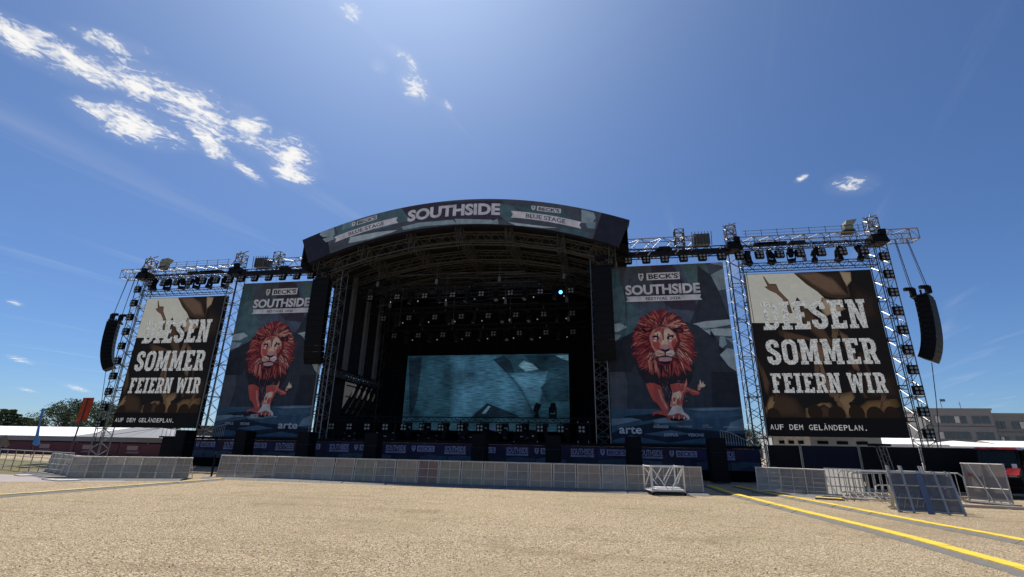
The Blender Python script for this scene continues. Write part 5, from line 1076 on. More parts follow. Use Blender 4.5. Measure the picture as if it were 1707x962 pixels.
for sx, side in ((1, 'right'), (-1, 'left')):
    line_array('curved black loudspeaker array hanging off the %s end of the cross truss' % side, (sx * 30.62, 32.9, 11.15), R(48 * sx), 12, 1.62, .345, .74, outang, 'outer loudspeaker arrays', 15, .4)
    h = thing('chain_hoist', 'black motors and long chains holding the %s outer loudspeaker array' % side, 'hoist', (sx * 30.62, 32.9, 11.6), 0, 'hoists over the outer loudspeaker arrays')
    for k, (dx, dz) in enumerate(((-.55 * sx, .0), (.35 * sx, .12))):
        d = MB(); d.box((dx, 0, dz + .02), (.26, .26, .46)); d.box((dx - .2 * sx, 0, dz + .22), (.5, .22, .2)); m_ = d.build('motor', BLACK, h)
        d = MB(); d.tube((dx + .02, 0, dz), (dx * .55 + (-.4 + .2 * k) * sx, .1, 3.75), .028, 5); d.tube((dx - .06, .05, dz), (dx * .55 + (-.46 + .2 * k) * sx, .1, 3.75), .018, 5); d.build('chain', CHAIN, h)
    cb_ = MB(); cb_.path([(sx * 30.15, 33.0, 7.1), (sx * 30.0, 33.2, 5.0), (sx * 29.75, 33.3, 3.0), (sx * 29.5, 33.4, .1)], .022, 6)
    tag(cb_.build('loudspeaker_cable', BLACKT), 'black cable drooping below the %s outer loudspeaker array' % side, 'cable', 'cables below the outer arrays')

# ------------------------------------------------------------------ subwoofer stacks in the pit
sub = thing('subwoofer_stack', 'stack', 'loudspeaker')
for k in range(3):
    d = MB(); d.box((0, 0, .46 + k * .79), (.88, .9, .786)); d.box((0, -.44, .46 + k * .79), (.80, .06, .70)); d.tube((-.43, -.3, .1 + k * .79), (-.43, -.3, .8 + k * .79), .02, 5); d.build('cabinet', BLACK, sub)
SB = Kind(sub)
for k, x in enumerate((-18.6, -13.9, -9.25, -4.5, 2.6, 7.16, 11.88, 16.5)):
    SB.put((x, 30.3, 0), 0, 'black subwoofer stack in the pit, %s from the left' % ORD[k], 'subwoofer stacks in front of the stage')

# ------------------------------------------------------------------ things on the deck
bx = [( -8.9, 35.6, .9, .5), (-6.2, 36.0, 1.4, .6), (-2.9, 36.3, 1.6, .45), (0.3, 37.5, 2.2, .7), (4.2, 37.2, 1.3, .9), (5.3, 35.2, .7, .9), (8.8, 36, .8, 1.6)]
case = thing('equipment_case', 'case', 'case')
d = MB(); d.box((0, 0, .5), (1, .7, .9)); d.build('body', BLACK, case)
d = MB(); 
for sx in (-1, 1):
    for z in (.08, .92): d = MB(); d.box((sx * .46, -.355, z), (.09, .02, .09)); d.build('corner_fitting', STEEL, case)
d = MB(); d.box((0, -.356, .5), (.2, .02, .1)); d.build('latch', STEEL, case)
EK = Kind(case); where = ['behind the left pillar', 'left of the video wall', 'under the left end of the video wall', 'at centre stage below the ice picture', 'below the dark ice peak', 'beside the large case at right of centre', 'tallest one by the right pillar']
for (x, y, w, h), wh in zip(bx, where): EK.put((x, y, 2.052), 0, 'black equipment case standing on the deck, ' + wh, 'equipment cases on the deck', (w, 1, h))
cl = thing('covered_drum', 'pale cloth thrown over a dark case at centre stage', 'cloth', (2.2, 36.2, 2.06))
d = MB(); d.box((0, 0, .5), (.9, .6, 1.0)); d.build('case', BLACK, cl)
d = MB(); d.add([(-.5, -.34, 1.02), (.5, -.34, 1.06), (.75, -.36, .5), (.35, -.4, .72), (-.2, -.38, .86), (-.5, .3, 1.03), (.5, .3, 1.08)], [(0, 4, 3, 1), (1, 3, 2), (0, 1, 6, 5)]); d.build('cloth', mat('pale_cloth', (.5, .55, .6), .8), cl)

# ------------------------------------------------------------------ stairs at the stage ends
def stair(sx, side):
    t = thing('stair', 'steel stair with barred handrail down from the %s end of the stage deck' % side, 'stairs', (sx * 17.2, 32.2, 0), 0, 'stairs at the ends of the stage')
    d = MB()
    for k in range(9): d.box((sx * (.6 + k * .34), .9, 1.85 - k * .2), (.36, 1.1, .05))
    d.build('tread', STEEL, t)
    d = MB()
    top = [(sx * .05, 0, 2.95), (sx * .7, 0, 2.8), (sx * 3.5, 0, 1.25)]; bot = [(sx * .05, 0, 1.95), (sx * .7, 0, 1.85), (sx * 3.5, 0, .3)]
    d.path(top, .024, 6); d.path(bot, .024, 6)
    for k in range(25):
        x = .05 + k * 3.45 / 24
        zt = 2.95 - .15 * x / .7 if x < .7 else 2.8 - (x - .7) * 1.55 / 2.8; d.tube((sx * x, 0, zt - 1.0), (sx * x, 0, zt), .014, 5)
    d.tube((sx * 3.5, 0, 0), (sx * 3.5, 0, 1.3), .03, 6)
    d.build('handrail', STEEL, t)
    d = MB(); d.prism([(sx * .3, .3, 1.9), (sx * 3.6, .3, .1), (sx * 3.6, .3, 0), (sx * .3, .3, 0)], (0, .03, 0)); d.build('side_cover', DRAPE, t)
stair(1, 'right'); stair(-1, 'left')

# ================================================================== FRONT BARRIERS
MESHES = [MESHA, MESHB, MESHC, MESHD, MESHE, MESHF, MESHG]
def make_barrier(w, mesh, plate=True, solid=False):
    t = thing('stage_barrier', 'barrier', 'barrier')
    lean = .10
    def pt(x, z, y=0): return (x, y + lean * z / 1.1, z)
    d = MB(); d.add([pt(-w / 2 + .03, .07), pt(w / 2 - .03, .07), pt(w / 2 - .03, 1.09), pt(-w / 2 + .03, 1.09)], [(0, 1, 2, 3)]); d.build('mesh_panel', mesh, t)
    d = MB()
    for x in (-w / 2 + .035, w / 2 - .035): d.tube(pt(x, .02, -.012), pt(x, 1.12, -.012), .027, 6)
    d.tube(pt(-w / 2, 1.115), pt(w / 2, 1.115), .032, 8)
    d.tube(pt(0, .05, -.01), pt(0, 1.1, -.01), .013, 5)
    for z in (.36, .74): d.tube(pt(-w / 2, z, -.01), pt(w / 2, z, -.01), .013, 5)
    for z in (.18, .55, .92): d.tube(pt(-w / 2, z, .012), pt(w / 2, z, .012), .006, 4)
    d.build('frame', RAIL, t)
    if plate:
        d = MB(); d.box((0, -.42, .055), (w - .012, .86, .035)); d.prism([(-w / 2 + .006, -.85, .0), (-w / 2 + .006, -.85, .07), (-w / 2 + .006, -1.05, .005)], (w - .012, 0, 0)); d.box((0, .3, .04), (w - .012, .58, .03))
        d.build('base_plate', PLATE, t)
    d = MB()
    for x in (-w / 2 + .05, w / 2 - .05): d.tube(pt(x, 1.0, .02), (x, .62, .06), .022, 5)
    d.build('brace', RAIL, t)
    return t
BK = [Kind(make_barrier(1.03, m)) for m in MESHES]
seq = [1, 1, 1, 1, 0, 1, 4, 2, 1, 3, 4, 4, 1, 2, 1, 2, 1, 0, 1, 2, 1, 1]
RJ = random.Random(21); x0 = -8.95
seq = [1] + seq
for k in range(22):
    o = BK[seq[k]].put((x0 + (k + .5) * 1.05, 22.45 - .004 * k + RJ.uniform(-.02, .02), 0), RJ.uniform(-.025, .025), 'grey mesh crowd barrier, %s from the left in the line along the pit' % ORD[k], 'crowd barriers along the pit', (1, 1, .93))
# left line, facing outward to the left
a, b = Vector((-13.3, 18.75, 0)), Vector((-8.95, 20.75, 0)); L = (b - a).length; nb = 7
ang = math.atan2(b.y - a.y, b.x - a.x)
for k in range(nb):
    p = a + (b - a) * ((k + .5) / nb)
    BK[(5, 6, 5, 5, 6)[k % 5]].put(tuple(p), ang, 'grey mesh crowd barrier, %s from the left in the slanting line left of the gap' % ORD[k], 'crowd barriers left of the gap', (L / 7 / 1.035, 1, .84))
a, b = Vector((-19.2, 22.3, 0)), Vector((-13.7, 19.4, 0)); nb = 5; ang = math.atan2(b.y - a.y, b.x - a.x)
for k in range(nb):
    p = a + (b - a) * ((k + .5) / nb)
    BK[(6, 5, 6, 5, 6)[k]].put(tuple(p), ang, 'grey mesh crowd barrier, %s from the left in the far left line by the tent' % ORD[k], 'crowd barriers by the tent', (1, 1, .84))
# right line
for k, (x, y, an, m) in enumerate(((17.25, 24.3, -30, 0), (18.1, 23.85, -28, 2), (18.75, 23.5, -38, 2))):
    BK[m].put((x, y, 0), R(an), ('pale mesh barrier with a cross rail, first right of the dark gap', 'grey mesh barrier with cable bundle, between two others right of the gap', 'plain dark barrier right of the gap, beside the sunlit barred one')[k], 'crowd barriers right of the gap')
post = thing('gate_post', 'black gate post at the right side of the gap left of the main barrier line', 'post', (-9.0, 22.2, 0))
d = MB(); d.tube((0, 0, 0), (0, 0, 1.1), .045, 8); d.build('upright', BLACK, post); d = MB(); d.box((0, 0, .02), (.3, .3, .04)); d.build('foot', STEEL, post)

# sunlit barred barrier with white sheet seen from behind
wb = thing('barred_barrier', 'barred barrier with bright white backing, right of the gap', 'barrier', (19.75, 23.0, 0), R(-28))
d = MB(); d.add([(-.62, .02, .05), (.62, .02, .05), (.62, .12, 1.1), (-.62, .12, 1.1)], [(0, 1, 2, 3)]); d.build('sheet', mat('white_sheet', (.88, .88, .86), .6, transl=.8), wb)
d = MB()
for k in range(9): d.tube((-.64 + k * .16, -.02, .05), (-.64 + k * .16, .08, 1.12), .016, 6)
for z in (.1, .42, .76, 1.1): d.tube((-.64, -.02 + .09 * z, z), (.64, -.02 + .09 * z, z), .02, 6)
d.build('frame', STEEL, wb)
d = MB(); d.box((0, -.35, .05), (1.3, .75, .05)); d.build('base_plate', PLATE, wb)

# bar-type crowd barriers on their sides
def make_police_barrier():
    t = thing('crowd_control_barrier', 'barrier', 'barrier')
    d = MB(); w, h = 1.1, 1.05
    pts = [(-w, 0, .12), (-w, 0, h - .12), (-w + .12, 0, h), (w - .12, 0, h), (w, 0, h - .12), (w, 0, .12), (w - .1, 0, .12), (-w, 0, .12)]
    d.path(pts, .028, 6)
    for k in range(1, 10): d.tube((-w + k * 2 * w / 10, 0, .12), (-w + k * 2 * w / 10, 0, h), .015, 5)
    d.build('frame', STEEL, t)
    for s_ in (-1, 1):
        d = MB(); d.path([(s_ * .85, -.33, 0), (s_ * .85, -.3, .03), (s_ * .85, 0, .15), (s_ * .85, .3, .03), (s_ * .85, .33, 0)], .02, 6); d.build('foot', STEEL, t)
    return t
PBK = Kind(make_police_barrier())
PBK.put((20.3, 21.9, .02), (R(-8), 0, R(-26)), 'bare tube crowd barrier standing nearest the dark leaning panels', 'tube crowd barriers by the right gap')
PBK.put((20.9, 22.5, .02), (R(4), 0, R(-22)), 'bare tube crowd barrier standing behind the nearest tube barrier', 'tube crowd barriers by the right gap')
PBK.put((20.1, 21.1, .08), (R(-80), 0, R(-14)), 'bare tube crowd barrier lying flat on the gravel', 'tube crowd barriers by the right gap')
PBK.put((21.2, 21.3, .05), (R(-62), 0, R(-30)), 'bare tube crowd barrier tipped half over beside the leaning panels', 'tube crowd barriers by the right gap')
PBK.put((22.6, 22.6, .02), (R(3), 0, R(-48)), 'bare tube crowd barrier standing behind the leaning panels', 'tube crowd barriers by the right gap')
PBK.put((22.0, 23.5, .02), (R(10), 0, R(-10)), 'bare tube crowd barrier furthest back, against the black fence', 'tube crowd barriers by the right gap')
# pipes leaning across
pp = thing('loose_tube', 'long steel tube resting across the tube barriers', 'tube', (20.3, 21.6, 0)); d = MB(); d.tube((-.9, -.2, 1.0), (1.2, .6, 1.02), .03, 6); d.build('pipe', STEEL, pp)
d = MB(); d.tube((-.9, -.2, 1.0), (-.95, -.22, 1.02), .04, 6); d.build('end_cap', RAIL, pp)

# big leaning barrier sections at the right
lpn = thing('leaning_barrier_section', 'dark grey steel barrier section leaning back, blue post across it, on the right', 'barrier', (19.75, 17.75, 0), R(-14))
d = MB(); wv = .80
def lq(x, z, y=0): return (x, y + .34 * z, z)
d.add([lq(-wv, .04), lq(wv + .05, .04), lq(wv - .02, 1.12), lq(-wv + .02, 1.12)], [(0, 1, 2, 3)]); d.build('sheet', mat('perforated_sheet_blue', (.135, .14, .15), .55, .3, .3, 3, transp=.22, stain=.3), lpn)
d = MB()
for x in (-wv, -.42, .02, .42, wv): d.tube(lq(x, 0, -.02), lq(x * .97, 1.2, -.02), .035, 6)
for z in (.06, .42, .78, 1.14): d.tube(lq(-wv, z, -.03), lq(wv, z, -.03), .022, 6)
for x in (-.75, -.4, .15): d.tube(lq(x, 1.15), lq(x, 1.34, .02), .04, 6)
for k in range(6): d.tube(lq(-wv + k * .16, .1 + k * .02, -.035), lq(-wv + k * .16 + .14, .5, -.035), .01, 4)
d.build('frame', STEEL, lpn)
d = MB(); d.box((.0, .16, .56), (.16, .05, 1.2), rot=Matrix.Rotation(R(-18.8), 3, 'X')); d.build('blue_post', BLUES, lpn)
d = MB(); d.prism([(-wv, -.05, 0), (-wv + .12, .12, 0), (-wv - .02, .36, 1.05), (-wv - .04, .32, 1.05)], (.03, .1, 0)); d.prism([(.25, .02, .02), (.5, .02, .02), (.36, .2, .5), (.05, .2, .52)], (0, .03, 0)); d.build('gusset', RAIL, lpn)
d = MB(); 
for x in (-wv + .1, wv - .1): d.tube((x, .38, 1.1), (x, .95, .03), .03, 6)
d.box((0, .95, .03), (1.6, .1, .05)); d.build('brace', STEEL, lpn)
l2 = copy_tree(lpn); l2.location = (20.05, 18.35, 0); l2.rotation_euler = (0, 0, R(-10)); l2['label'] = 'second steel barrier section stacked close behind the blue-posted leaning one'

# pale panel at far right
fp = thing('braced_panel', 'pale grey mesh panel with sloping braces at the far right', 'barrier', (24.42, 22.35, 0), R(-66))
d = MB(); d.add([(-.95, 0, .06), (.85, 0, .06), (.85, .05, 1.42), (-.95, .05, 1.42)], [(0, 1, 2, 3)]); d.build('sheet', mat('perforated_sheet_pale', (.30, .285, .265), .6, .1, .15, 3, transp=.2, stain=.25), fp)
d = MB()
for x in (-.95, -.1, .85): d.tube((x, -.02, 0), (x, .04, 1.45), .03, 6)
for z in (.08, .55, 1.42): d.tube((-.95, -.02, z), (.85, -.02, z), .022, 6)
d.tube((-.55, -.05, 1.4), (.35, -.3, .06), .028, 6); d.tube((.3, -.05, 1.4), (1.1, -.45, .06), .028, 6)
d.build('frame', STEEL, fp)
d = MB(); d.box((.3, -.35, .04), (1.9, .5, .05)); d.build('base_plate', PLATE, fp)
d = MB(); d.box((-.62, -.03, 1.0), (.2, .02, .11)); d.build('red_tag', mat('red_label', (.20, .04, .04), .6), fp)
fp.scale = (.78, 1, 1)
plk = thing('plank', 'long thin pale timber lying on the gravel at the right', 'plank', (22.6, 20.6, 0), R(-12)); d = MB(); d.box((0, 0, .05), (3.2, .14, .09)); d.build('board', mat('pale_timber', (.5, .42, .32), .8, bump=.2), plk)
d = MB(); d.box((-1.0, 0, .01), (.1, .3, .02)); d.box((1.0, 0, .01), (.1, .3, .02)); d.build('batten', RAIL, plk)

# ------------------------------------------------------------------ white lattice trolley
cg = thing('lattice_trolley', 'white welded steel lattice trolley standing before the crowd barriers', 'trolley', (12.45, 21.55, 0), R(14))
d = MB(); w, dp, h = .66, .46, 1.12
for x in (-w, w):
    for y in (-dp, dp): d.tube((x, y, .1), (x, y, h), .032, 6)
for z in (.17, h - .05):
    for y in (-dp, dp): d.tube((-w, y, z), (w, y, z), .03, 6)
    for x in (-w, w): d.tube((x, -dp, z), (x, dp, z), .03, 6)
d.build('frame', WHITEM, cg)
d = MB()
for y in (-dp, dp):
    d.tube((-w, y, h - .06), (.0, y, .18), .022, 6); d.tube((0.1, y, .18), (w * .96, y, h - .06), .022, 6); d.tube((-.18, y, .55), (.14, y, h - .06), .02, 6)
for x in (-w, w): d.tube((x, -dp, h - .08), (x, dp, .2), .02, 6)
d.build('lattice', WHITEM, cg)
d = MB(); d.box((0, 0, .215), (1.26, .86, .03)); d.box((.1, .1, .26), (1.0, .6, .05)); d.build('tray', WHITEM, cg)
for x in (-w, w):
    for y in (-dp, dp):
        d = MB(); d.tube((x - .03, y, .06), (x + .03, y, .06), .06, 10); d.tube((x, y, .06), (x, y, .14), .025, 6); d.build('castor', BLACK, cg)

# ------------------------------------------------------------------ cable ramps: chains of short hinged covers
YEL = mat('yellow_rubber', (.74, .52, .045), .65, 0, .2, 2.2, bump=.35, bscale=30, stain=.55)
YELP = mat('faded_yellow_rubber', (.60, .46, .16), .7, 0, .15, 3, bump=.2, bscale=40, stain=.35)
RUB = mat('dark_rubber', (.13, .125, .12), .75, 0, .25, 4, bump=.3, bscale=40, stain=.25)
def make_ramp(wl, L_, ym):
    t = thing('cable_ramp', 'ramp', 'cable ramp')
    d = MB(); hw = wl
    d.prism([(0, -hw * 1.9, 0), (0, -hw * .9, .055), (0, hw * .9, .055), (0, hw * 1.9, 0)], (L_, 0, 0)); 
    d.build('base', RUB, t)
    d = MB(); d.box((L_ / 2, 0, .063), (L_ - .012, hw * 1.8, .018)); d.build('lid', ym, t)
    return t
def ramp_line(pts, wl, ym, what, group, L_=.9):
    K = Kind(make_ramp(wl, L_ - .008, ym)); k = 0; cur = Vector(pts[0]); i = 0; rj = random.Random(2)
    segs = []
    while i < len(pts) - 1:
        tgt = Vector(pts[i + 1]); dd = tgt - cur
        if dd.length < L_ * .6: i += 1; continue
        st = dd.normalized() * L_; segs.append((cur.copy(), math.atan2(st.y, st.x))); cur = cur + st
    for k, (p, an) in enumerate(segs):
        K.put((p.x, p.y, .004 + .001 * (k % 2)), (rj.uniform(-.012, .012), rj.uniform(-.006, .006), an + rj.uniform(-.03, .03)), what % (ORD[k] if k < len(ORD) else 'last'), group)
ramp_line([(15.28, 27.4), (15.25, 23.0), (15.5, 19.35), (15.75, 16.4), (15.98, 14.5), (16.15, 13.0), (16.24, 11.7), (16.25, 9.4), (16.2, 6.5)], .155, YEL, 'yellow topped cable ramp, %s from the pit gap in the near line', 'cable ramps in the near yellow line')
ramp_line([(16.7, 27.6), (16.85, 23.6), (17.35, 21.0), (17.65, 18.5), (17.88, 16.5), (18.03, 15.0), (18.22, 13.9), (18.42, 13.0), (18.6, 10.5)], .135, YEL, 'yellow topped cable ramp, %s from the pit gap in the far line', 'cable ramps in the far yellow line')
ramp_line([(-7.55, 21.2), (-7.5, 18.4), (-7.55, 15.2), (-7.6, 12.6), (-7.6, 9.5)], .11, YELP, 'faded pale yellow cable ramp, %s from the barrier in the left line', 'faded cable ramps in the left line')
rmat = thing('rubber_mat', 'loose yellow topped ramp piece lying by the right barriers', 'mat', (18.65, 21.9, 0), R(-22))
d = MB(); d.box((0, 0, .03), (.95, .62, .05)); d.build('base', RUB, rmat); d = MB(); d.box((-.02, 0, .062), (.86, .42, .014)); d.build('lid', YEL, rmat)

# ================================================================== RIGHT SIDE
FENCE = mat('black_scrim', (.012, .012, .014), .9, 0, .3, 1.0, spec=.1)
fx = [18.6, 20.2, 22.9, 25.6, 28.3, 31.0, 33.7, 36.4]
for k in range(len(fx) - 1):
    t = thing('scrim_fence_panel', 'black cloth fence panel behind the right barriers, %s from the stage' % ORD[k], 'fence', (fx[k], 28.3 - .1 * k, 0), 0, 'black cloth fence panels at the right')
    w = fx[k + 1] - fx[k]
    d = MB(); d.box((w / 2, 0, 1.06), (w - .08, .03, 1.98)); d.build('cloth', FENCE if k != 1 else mat('navy_scrim', (.014, .017, .030), .9, 0, .3, 1.0, spec=.1), t)
    d = MB(); d.tube((.0, 0, 0), (-.02, 0, 2.12), .035, 6); d.tube((w - .06, .05, 2.06), (0.02, .05, 2.06), .02, 6); d.build('post', ALU, t)
    d = MB(); d.box((0, 0, .06), (.5, .25, .12)); d.build('foot', STEEL, t)
st = thing('lattice_stand', 'short lattice stand against the black fence', 'stand', (23.9, 27.6, 0)); d = MB(); d.truss((0, 0, .05), (-.25, 0, 2.1), .3, .3, 7, .022, .013, (0, 1, 0)); d.build('mast', ALU, st)
d = MB(); d.box((0, 0, .03), (.6, .6, .05)); d.build('base', STEEL, st); d = MB(); d.box((-.3, 0, 2.15), (.9, .3, .12)); d.build('lamp_bar', BLACK, st)
for k, (xx, yy, w, h, dp, lab) in enumerate(((21.6, 38, 2.4, 2.85, 2.4, 'white cabin roof peeping over the black fence under the right screen, nearest the stage'), (24.2, 40, 5.0, 2.9, 3, 'grey cabin with vents over the black fence beneath the right screen'))):
    t = thing('site_cabin', lab, 'cabin', (xx, yy, 0)); d = MB(); d.box((w / 2, 0, h / 2), (w, dp, h)); d.build('wall', mat('cabin_wall', (.8, .8, .78) if k == 0 else (.36, .37, .36), .6, stain=.15), t)
    d = MB(); d.box((w / 2, 0, h + .05), (w + .1, dp + .1, .1)); d.build('roof', ROOFW, t)
    d = MB()
    for i in range(3): d.box((w * (.25 + .25 * i), -dp / 2 - .02, h - .45), (w * .14, .04, .22))
    d.build('vent', BLACK, t)
def canopy(x0, x1, y, z0, z1, lab, peak=False, group='white canopies behind the black fence'):
    t = thing('white_canopy', lab, 'tent', ((x0 + x1) / 2, y, 0), 0, group); w = x1 - x0
    d = MB()
    if peak: d.add([(-w / 2, -2.5, z0), (w / 2, -2.5, z0), (w / 2, 2.5, z0), (-w / 2, 2.5, z0), (-w * .1, 0, z1)], [(0, 1, 4), (1, 2, 4), (2, 3, 4), (3, 0, 4)])
    else: d.add([(-w / 2, -2.5, z0), (w / 2, -2.5, z0), (w / 2, 2, z1), (-w / 2, 2, z1), (-w / 2, 4, z0), (w / 2, 4, z0)], [(0, 1, 2, 3), (3, 2, 5, 4)])
    for sx in (-1, 1):
        d.add([(-w / 2, sx * -2.49, z0 - .3), (w / 2, sx * -2.49, z0 - .3), (w / 2, sx * -2.49, z0 + .005), (-w / 2, sx * -2.49, z0 + .005)], [(0, 1, 2, 3)])
    d.build('roof', TENTW, t)
    d = MB()
    for sx in (-1, 1):
        for sy in (-2.4, 2.4): d.tube((sx * (w / 2 - .1), sy, 0), (sx * (w / 2 - .1), sy, z0), .05, 6)
    d.build('post', ALU, t)
canopy(29.3, 33.9, 42, 2.45, 3.1, 'white canopy roof behind the fence under the right screen corner')
canopy(34.2, 41.0, 44, 2.40, 2.85, 'white peaked canopy beyond the right outer tower', True)
canopy(41.3, 62, 46, 2.3, 3.0, 'long low white canopy in front of the grey building')

# office building far right
WALLG = mat('grey_render', (.215, .22, .235), .8, 0, .08, .3)
WALLG2 = mat('greenish_grey_render', (.19, .20, .20), .8, 0, .08, .3)
WIN = mat('window_glass', (.035, .045, .06), .15, 0, .4, .5, spec=.8); BLIND = mat('pale_blind', (.5, .5, .5), .7)
def office(label, x0, x1, y, h, wall, rows, wins, dpth=12):
    t = thing('office_building', label, 'building', (x0, y, 0), 0, 'office blocks at the right'); w = x1 - x0
    d = MB(); d.box((w / 2, dpth / 2, h / 2), (w, dpth, h)); d.build('wall', wall, t)
    d = MB(); d.box((w / 2, dpth / 2, h + .1), (w + .3, dpth + .3, .35)); d.build('roof', mat('roof_edge', (.22, .22, .22), .7), t)
    for zr in rows:
        d = MB(); d.box((w / 2, -.03, zr - 1.25), (w, .08, .14)); d.build('ledge', mat('ledge', (.1, .1, .1), .8), t)
        for (a_, b_) in wins:
            n_ = max(2, int((b_ - a_) / 1.05)); ww = (b_ - a_) / n_
            for i in range(n_):
                f = MB(); f.box((a_ + (i + .5) * ww, -.02, zr), (ww * .92, .10, 1.45)); fo_ = f.build('window', mat_frame, t)
                rj = random.Random(int(zr * 10) + i * 7 + int(a_)); 
                p_ = MB(); p_.box((a_ + (i + .5) * ww, -.075, zr), (ww * .70, .02, 1.25)); p_.build('pane', BLIND if rj.random() < .17 else WIN, fo_)
mat_frame = mat('window_frame', (.12, .12, .125), .5)
office('nearer grey office block with two rows of windows, at the right', 73.5, 85.2, 110, 10.5, WALLG, (8.6, 5.6), ((1.6, 7.2), (8.1, 11.2)))
office('lower greenish grey office block extending off the right edge', 85.3, 118, 111, 9.7, WALLG2, (7.7, 4.9), ((.8, 2.4), (3.4, 8.2), (9.0, 14.5), (15.4, 21), (22, 30)))
for k, (x, h) in enumerate(((78.2, 12.6), (81.5, 12.0), (92.5, 11.5))):
    t = thing('antenna', ('thin mast with a small flag on the nearer office roof', 'thin bare aerial on the nearer office roof', 'thin bare aerial on the lower office roof')[k], 'antenna', (x, 112, 9.7 if k == 2 else 10.5))
    d = MB(); d.tube((0, 0, 0), (0, 0, h - 10.3), .05, 5); d.build('mast', ALU, t)
    d = MB(); 
    if k == 0: d.box((.45, 0, h - 10.6), (.9, .03, .5))
    else: d.tube((-.25, 0, h - 10.8), (.25, 0, h - 10.8), .03, 5)
    d.build('flag' if k == 0 else 'crossbar', BLUES if k == 0 else ALU, t)

# red utility vehicle at the right edge
RED = mat('red_paint', (.34, .02, .02), .3, .1, .1, 3, spec=.6); GLASS = mat('dark_glass', (.02, .03, .026), .15, 0, .3, 2, spec=.4, transp=.45)
ut = thing('utility_vehicle', 'red and black utility vehicle with open cab parked at the right edge', 'vehicle', (27.75, 26.3, 0), R(226))
d = MB(); d.box((0, 0, .62), (2.7, 1.5, .34)); d.prism([(1.35, -.72, .5), (1.35, -.72, .95), (.55, -.72, 1.22), (.4, -.72, .5)], (0, 1.44, 0)); d.build('body', BLACK, ut)
d = MB(); d.box((-.75, 0, 1.02), (1.25, 1.48, .4)); d.prism([(1.37, -.68, .88), (1.33, -.68, .98), (.62, -.68, 1.24), (.62, -.68, 1.18)], (0, 1.36, 0)); d.build('panel', RED, ut)
d = MB()
for s_ in (-1, 1):
    d.path([(.62, s_ * .68, 1.15), (.35, s_ * .66, 1.98), (-.75, s_ * .66, 2.0), (-.9, s_ * .68, 1.1)], .035, 6)
for x, z in ((.35, 1.98), (-.75, 2.0)): d.tube((x, -.66, z), (x, .66, z), .035, 6)
d.build('roll_cage', BLACK, ut)
d = MB(); d.box((-.2, 0, 2.05), (1.3, 1.42, .09), taper=(.94, .94)); d.build('roof', RED, ut)
d = MB(); d.add([(.62, -.64, 1.18), (.62, .64, 1.18), (.37, .62, 1.95), (.37, -.62, 1.95)], [(0, 1, 2, 3)]); ws = d.build('windscreen', GLASS, ut)
d = MB(); d.box((.60, .5, 1.30), (.012, .16, .22)); d.build('paper_notice', mat('white_paper', (.75, .75, .73), .7), ws)
for s_ in (-1, 1):
    d = MB(); d.box((1.37, s_ * .5, .93), (.05, .24, .09)); d.build('headlight', LENS, ut)
    for x in (-.85, .92):
        d = MB(); d.tube((x, s_ * .62, .36), (x, s_ * .88, .36), .36, 18); wh_ = d.build('wheel', BLACK, ut)
        d = MB(); d.tube((x, s_ * .87, .36), (x, s_ * .895, .36), .18, 12); d.build('rim', STEEL, wh_)
d = MB(); d.box((-.2, 0, .95), (.5, 1.3, .2)); d.box((-.45, 0, 1.3), (.14, 1.3, .6)); d.build('seat', BLACK, ut)
d = MB()
for s_ in (-1, 1): d.box((-.15, s_ * .72, 1.0), (1.25, .05, .75))
d.box((-1.0, 0, 1.55), (.08, 1.4, .95)); d.build('door', BLACK, ut)
d = MB(); d.box((-1.38, .6, 1.1), (.04, .16, .14)); d.build('tail_light', RED, ut)

# ================================================================== LEFT SIDE
tent = thing('marquee', 'large white marquee with grey shaded hip behind the left wing', 'tent', (-46, 52, 0))
def tp(x, y, z): return (x + 46, y - 52, z)
x0, x1, yf, yb = -92, -34.6, 48.0, 62.0; ze, zr_ = 2.02, 3.25; ym = 54.0; xr = -41.0
E1, E2, A1, A2 = -50.6, -36.0, -49.2, -44.6
d = MB(); d.add([tp(x0, yf, ze), tp(E1, yf, ze), tp(A1, ym, zr_), tp(x0, ym, zr_)], [(0, 1, 2, 3)]); d.add([tp(x0, yb, ze), tp(E2, yb, ze), tp(A2, ym, zr_), tp(x0, ym, zr_)], [(3, 2, 1, 0)])
d.build('roof', TENTW, tent)
d = MB(); d.add([tp(E1, yf, ze), tp(E2, yf - .6, ze), tp(A2, ym, zr_ + .02), tp(A1, ym, zr_)], [(0, 1, 2, 3)]); d.add([tp(E2, yf - .6, ze), tp(E2, yb, ze), tp(A2, ym, zr_ + .02)], [(0, 1, 2)])
d.build('hip_roof', mat('shade_grey_pvc', (.17, .175, .19), .6, 0, .06, .4), tent)  # hip faces away from the sun; its shade is put into the grey
d = MB(); d.box(tp((x0 + x1) / 2, yf, ze - .25), (x1 - x0, .05, .52)); d.build('valance', mat('grey_valance', (.22, .22, .225), .7, 0, .1, .4), tent)
d = MB()
for k in range(12): d.tube(tp(x0 + 5 * k + 2, yf + .1, 0), tp(x0 + 5 * k + 2, yf + .1, ze), .07, 6)
d.build('post', ALU, tent)
d = MB(); d.box(tp((x0 + x1) / 2, yf + 1.5, .9), (x1 - x0, .05, 1.8)); d.build('side_wall', mat('dark_side_wall', (.03, .025, .03), .8), tent)
d = MB()
for xx in (-46.5, -43.0, -40.3): d.tube(tp(A2 - .3, ym, zr_ + .04), tp(xx, yf, ze + .05), .03, 4)
d.build('seam', mat('seam_dark', (.1, .1, .11), .8), tent)
MAROON = mat('maroon_cloth', (.070, .022, .034), .8, 0, .25, .5)
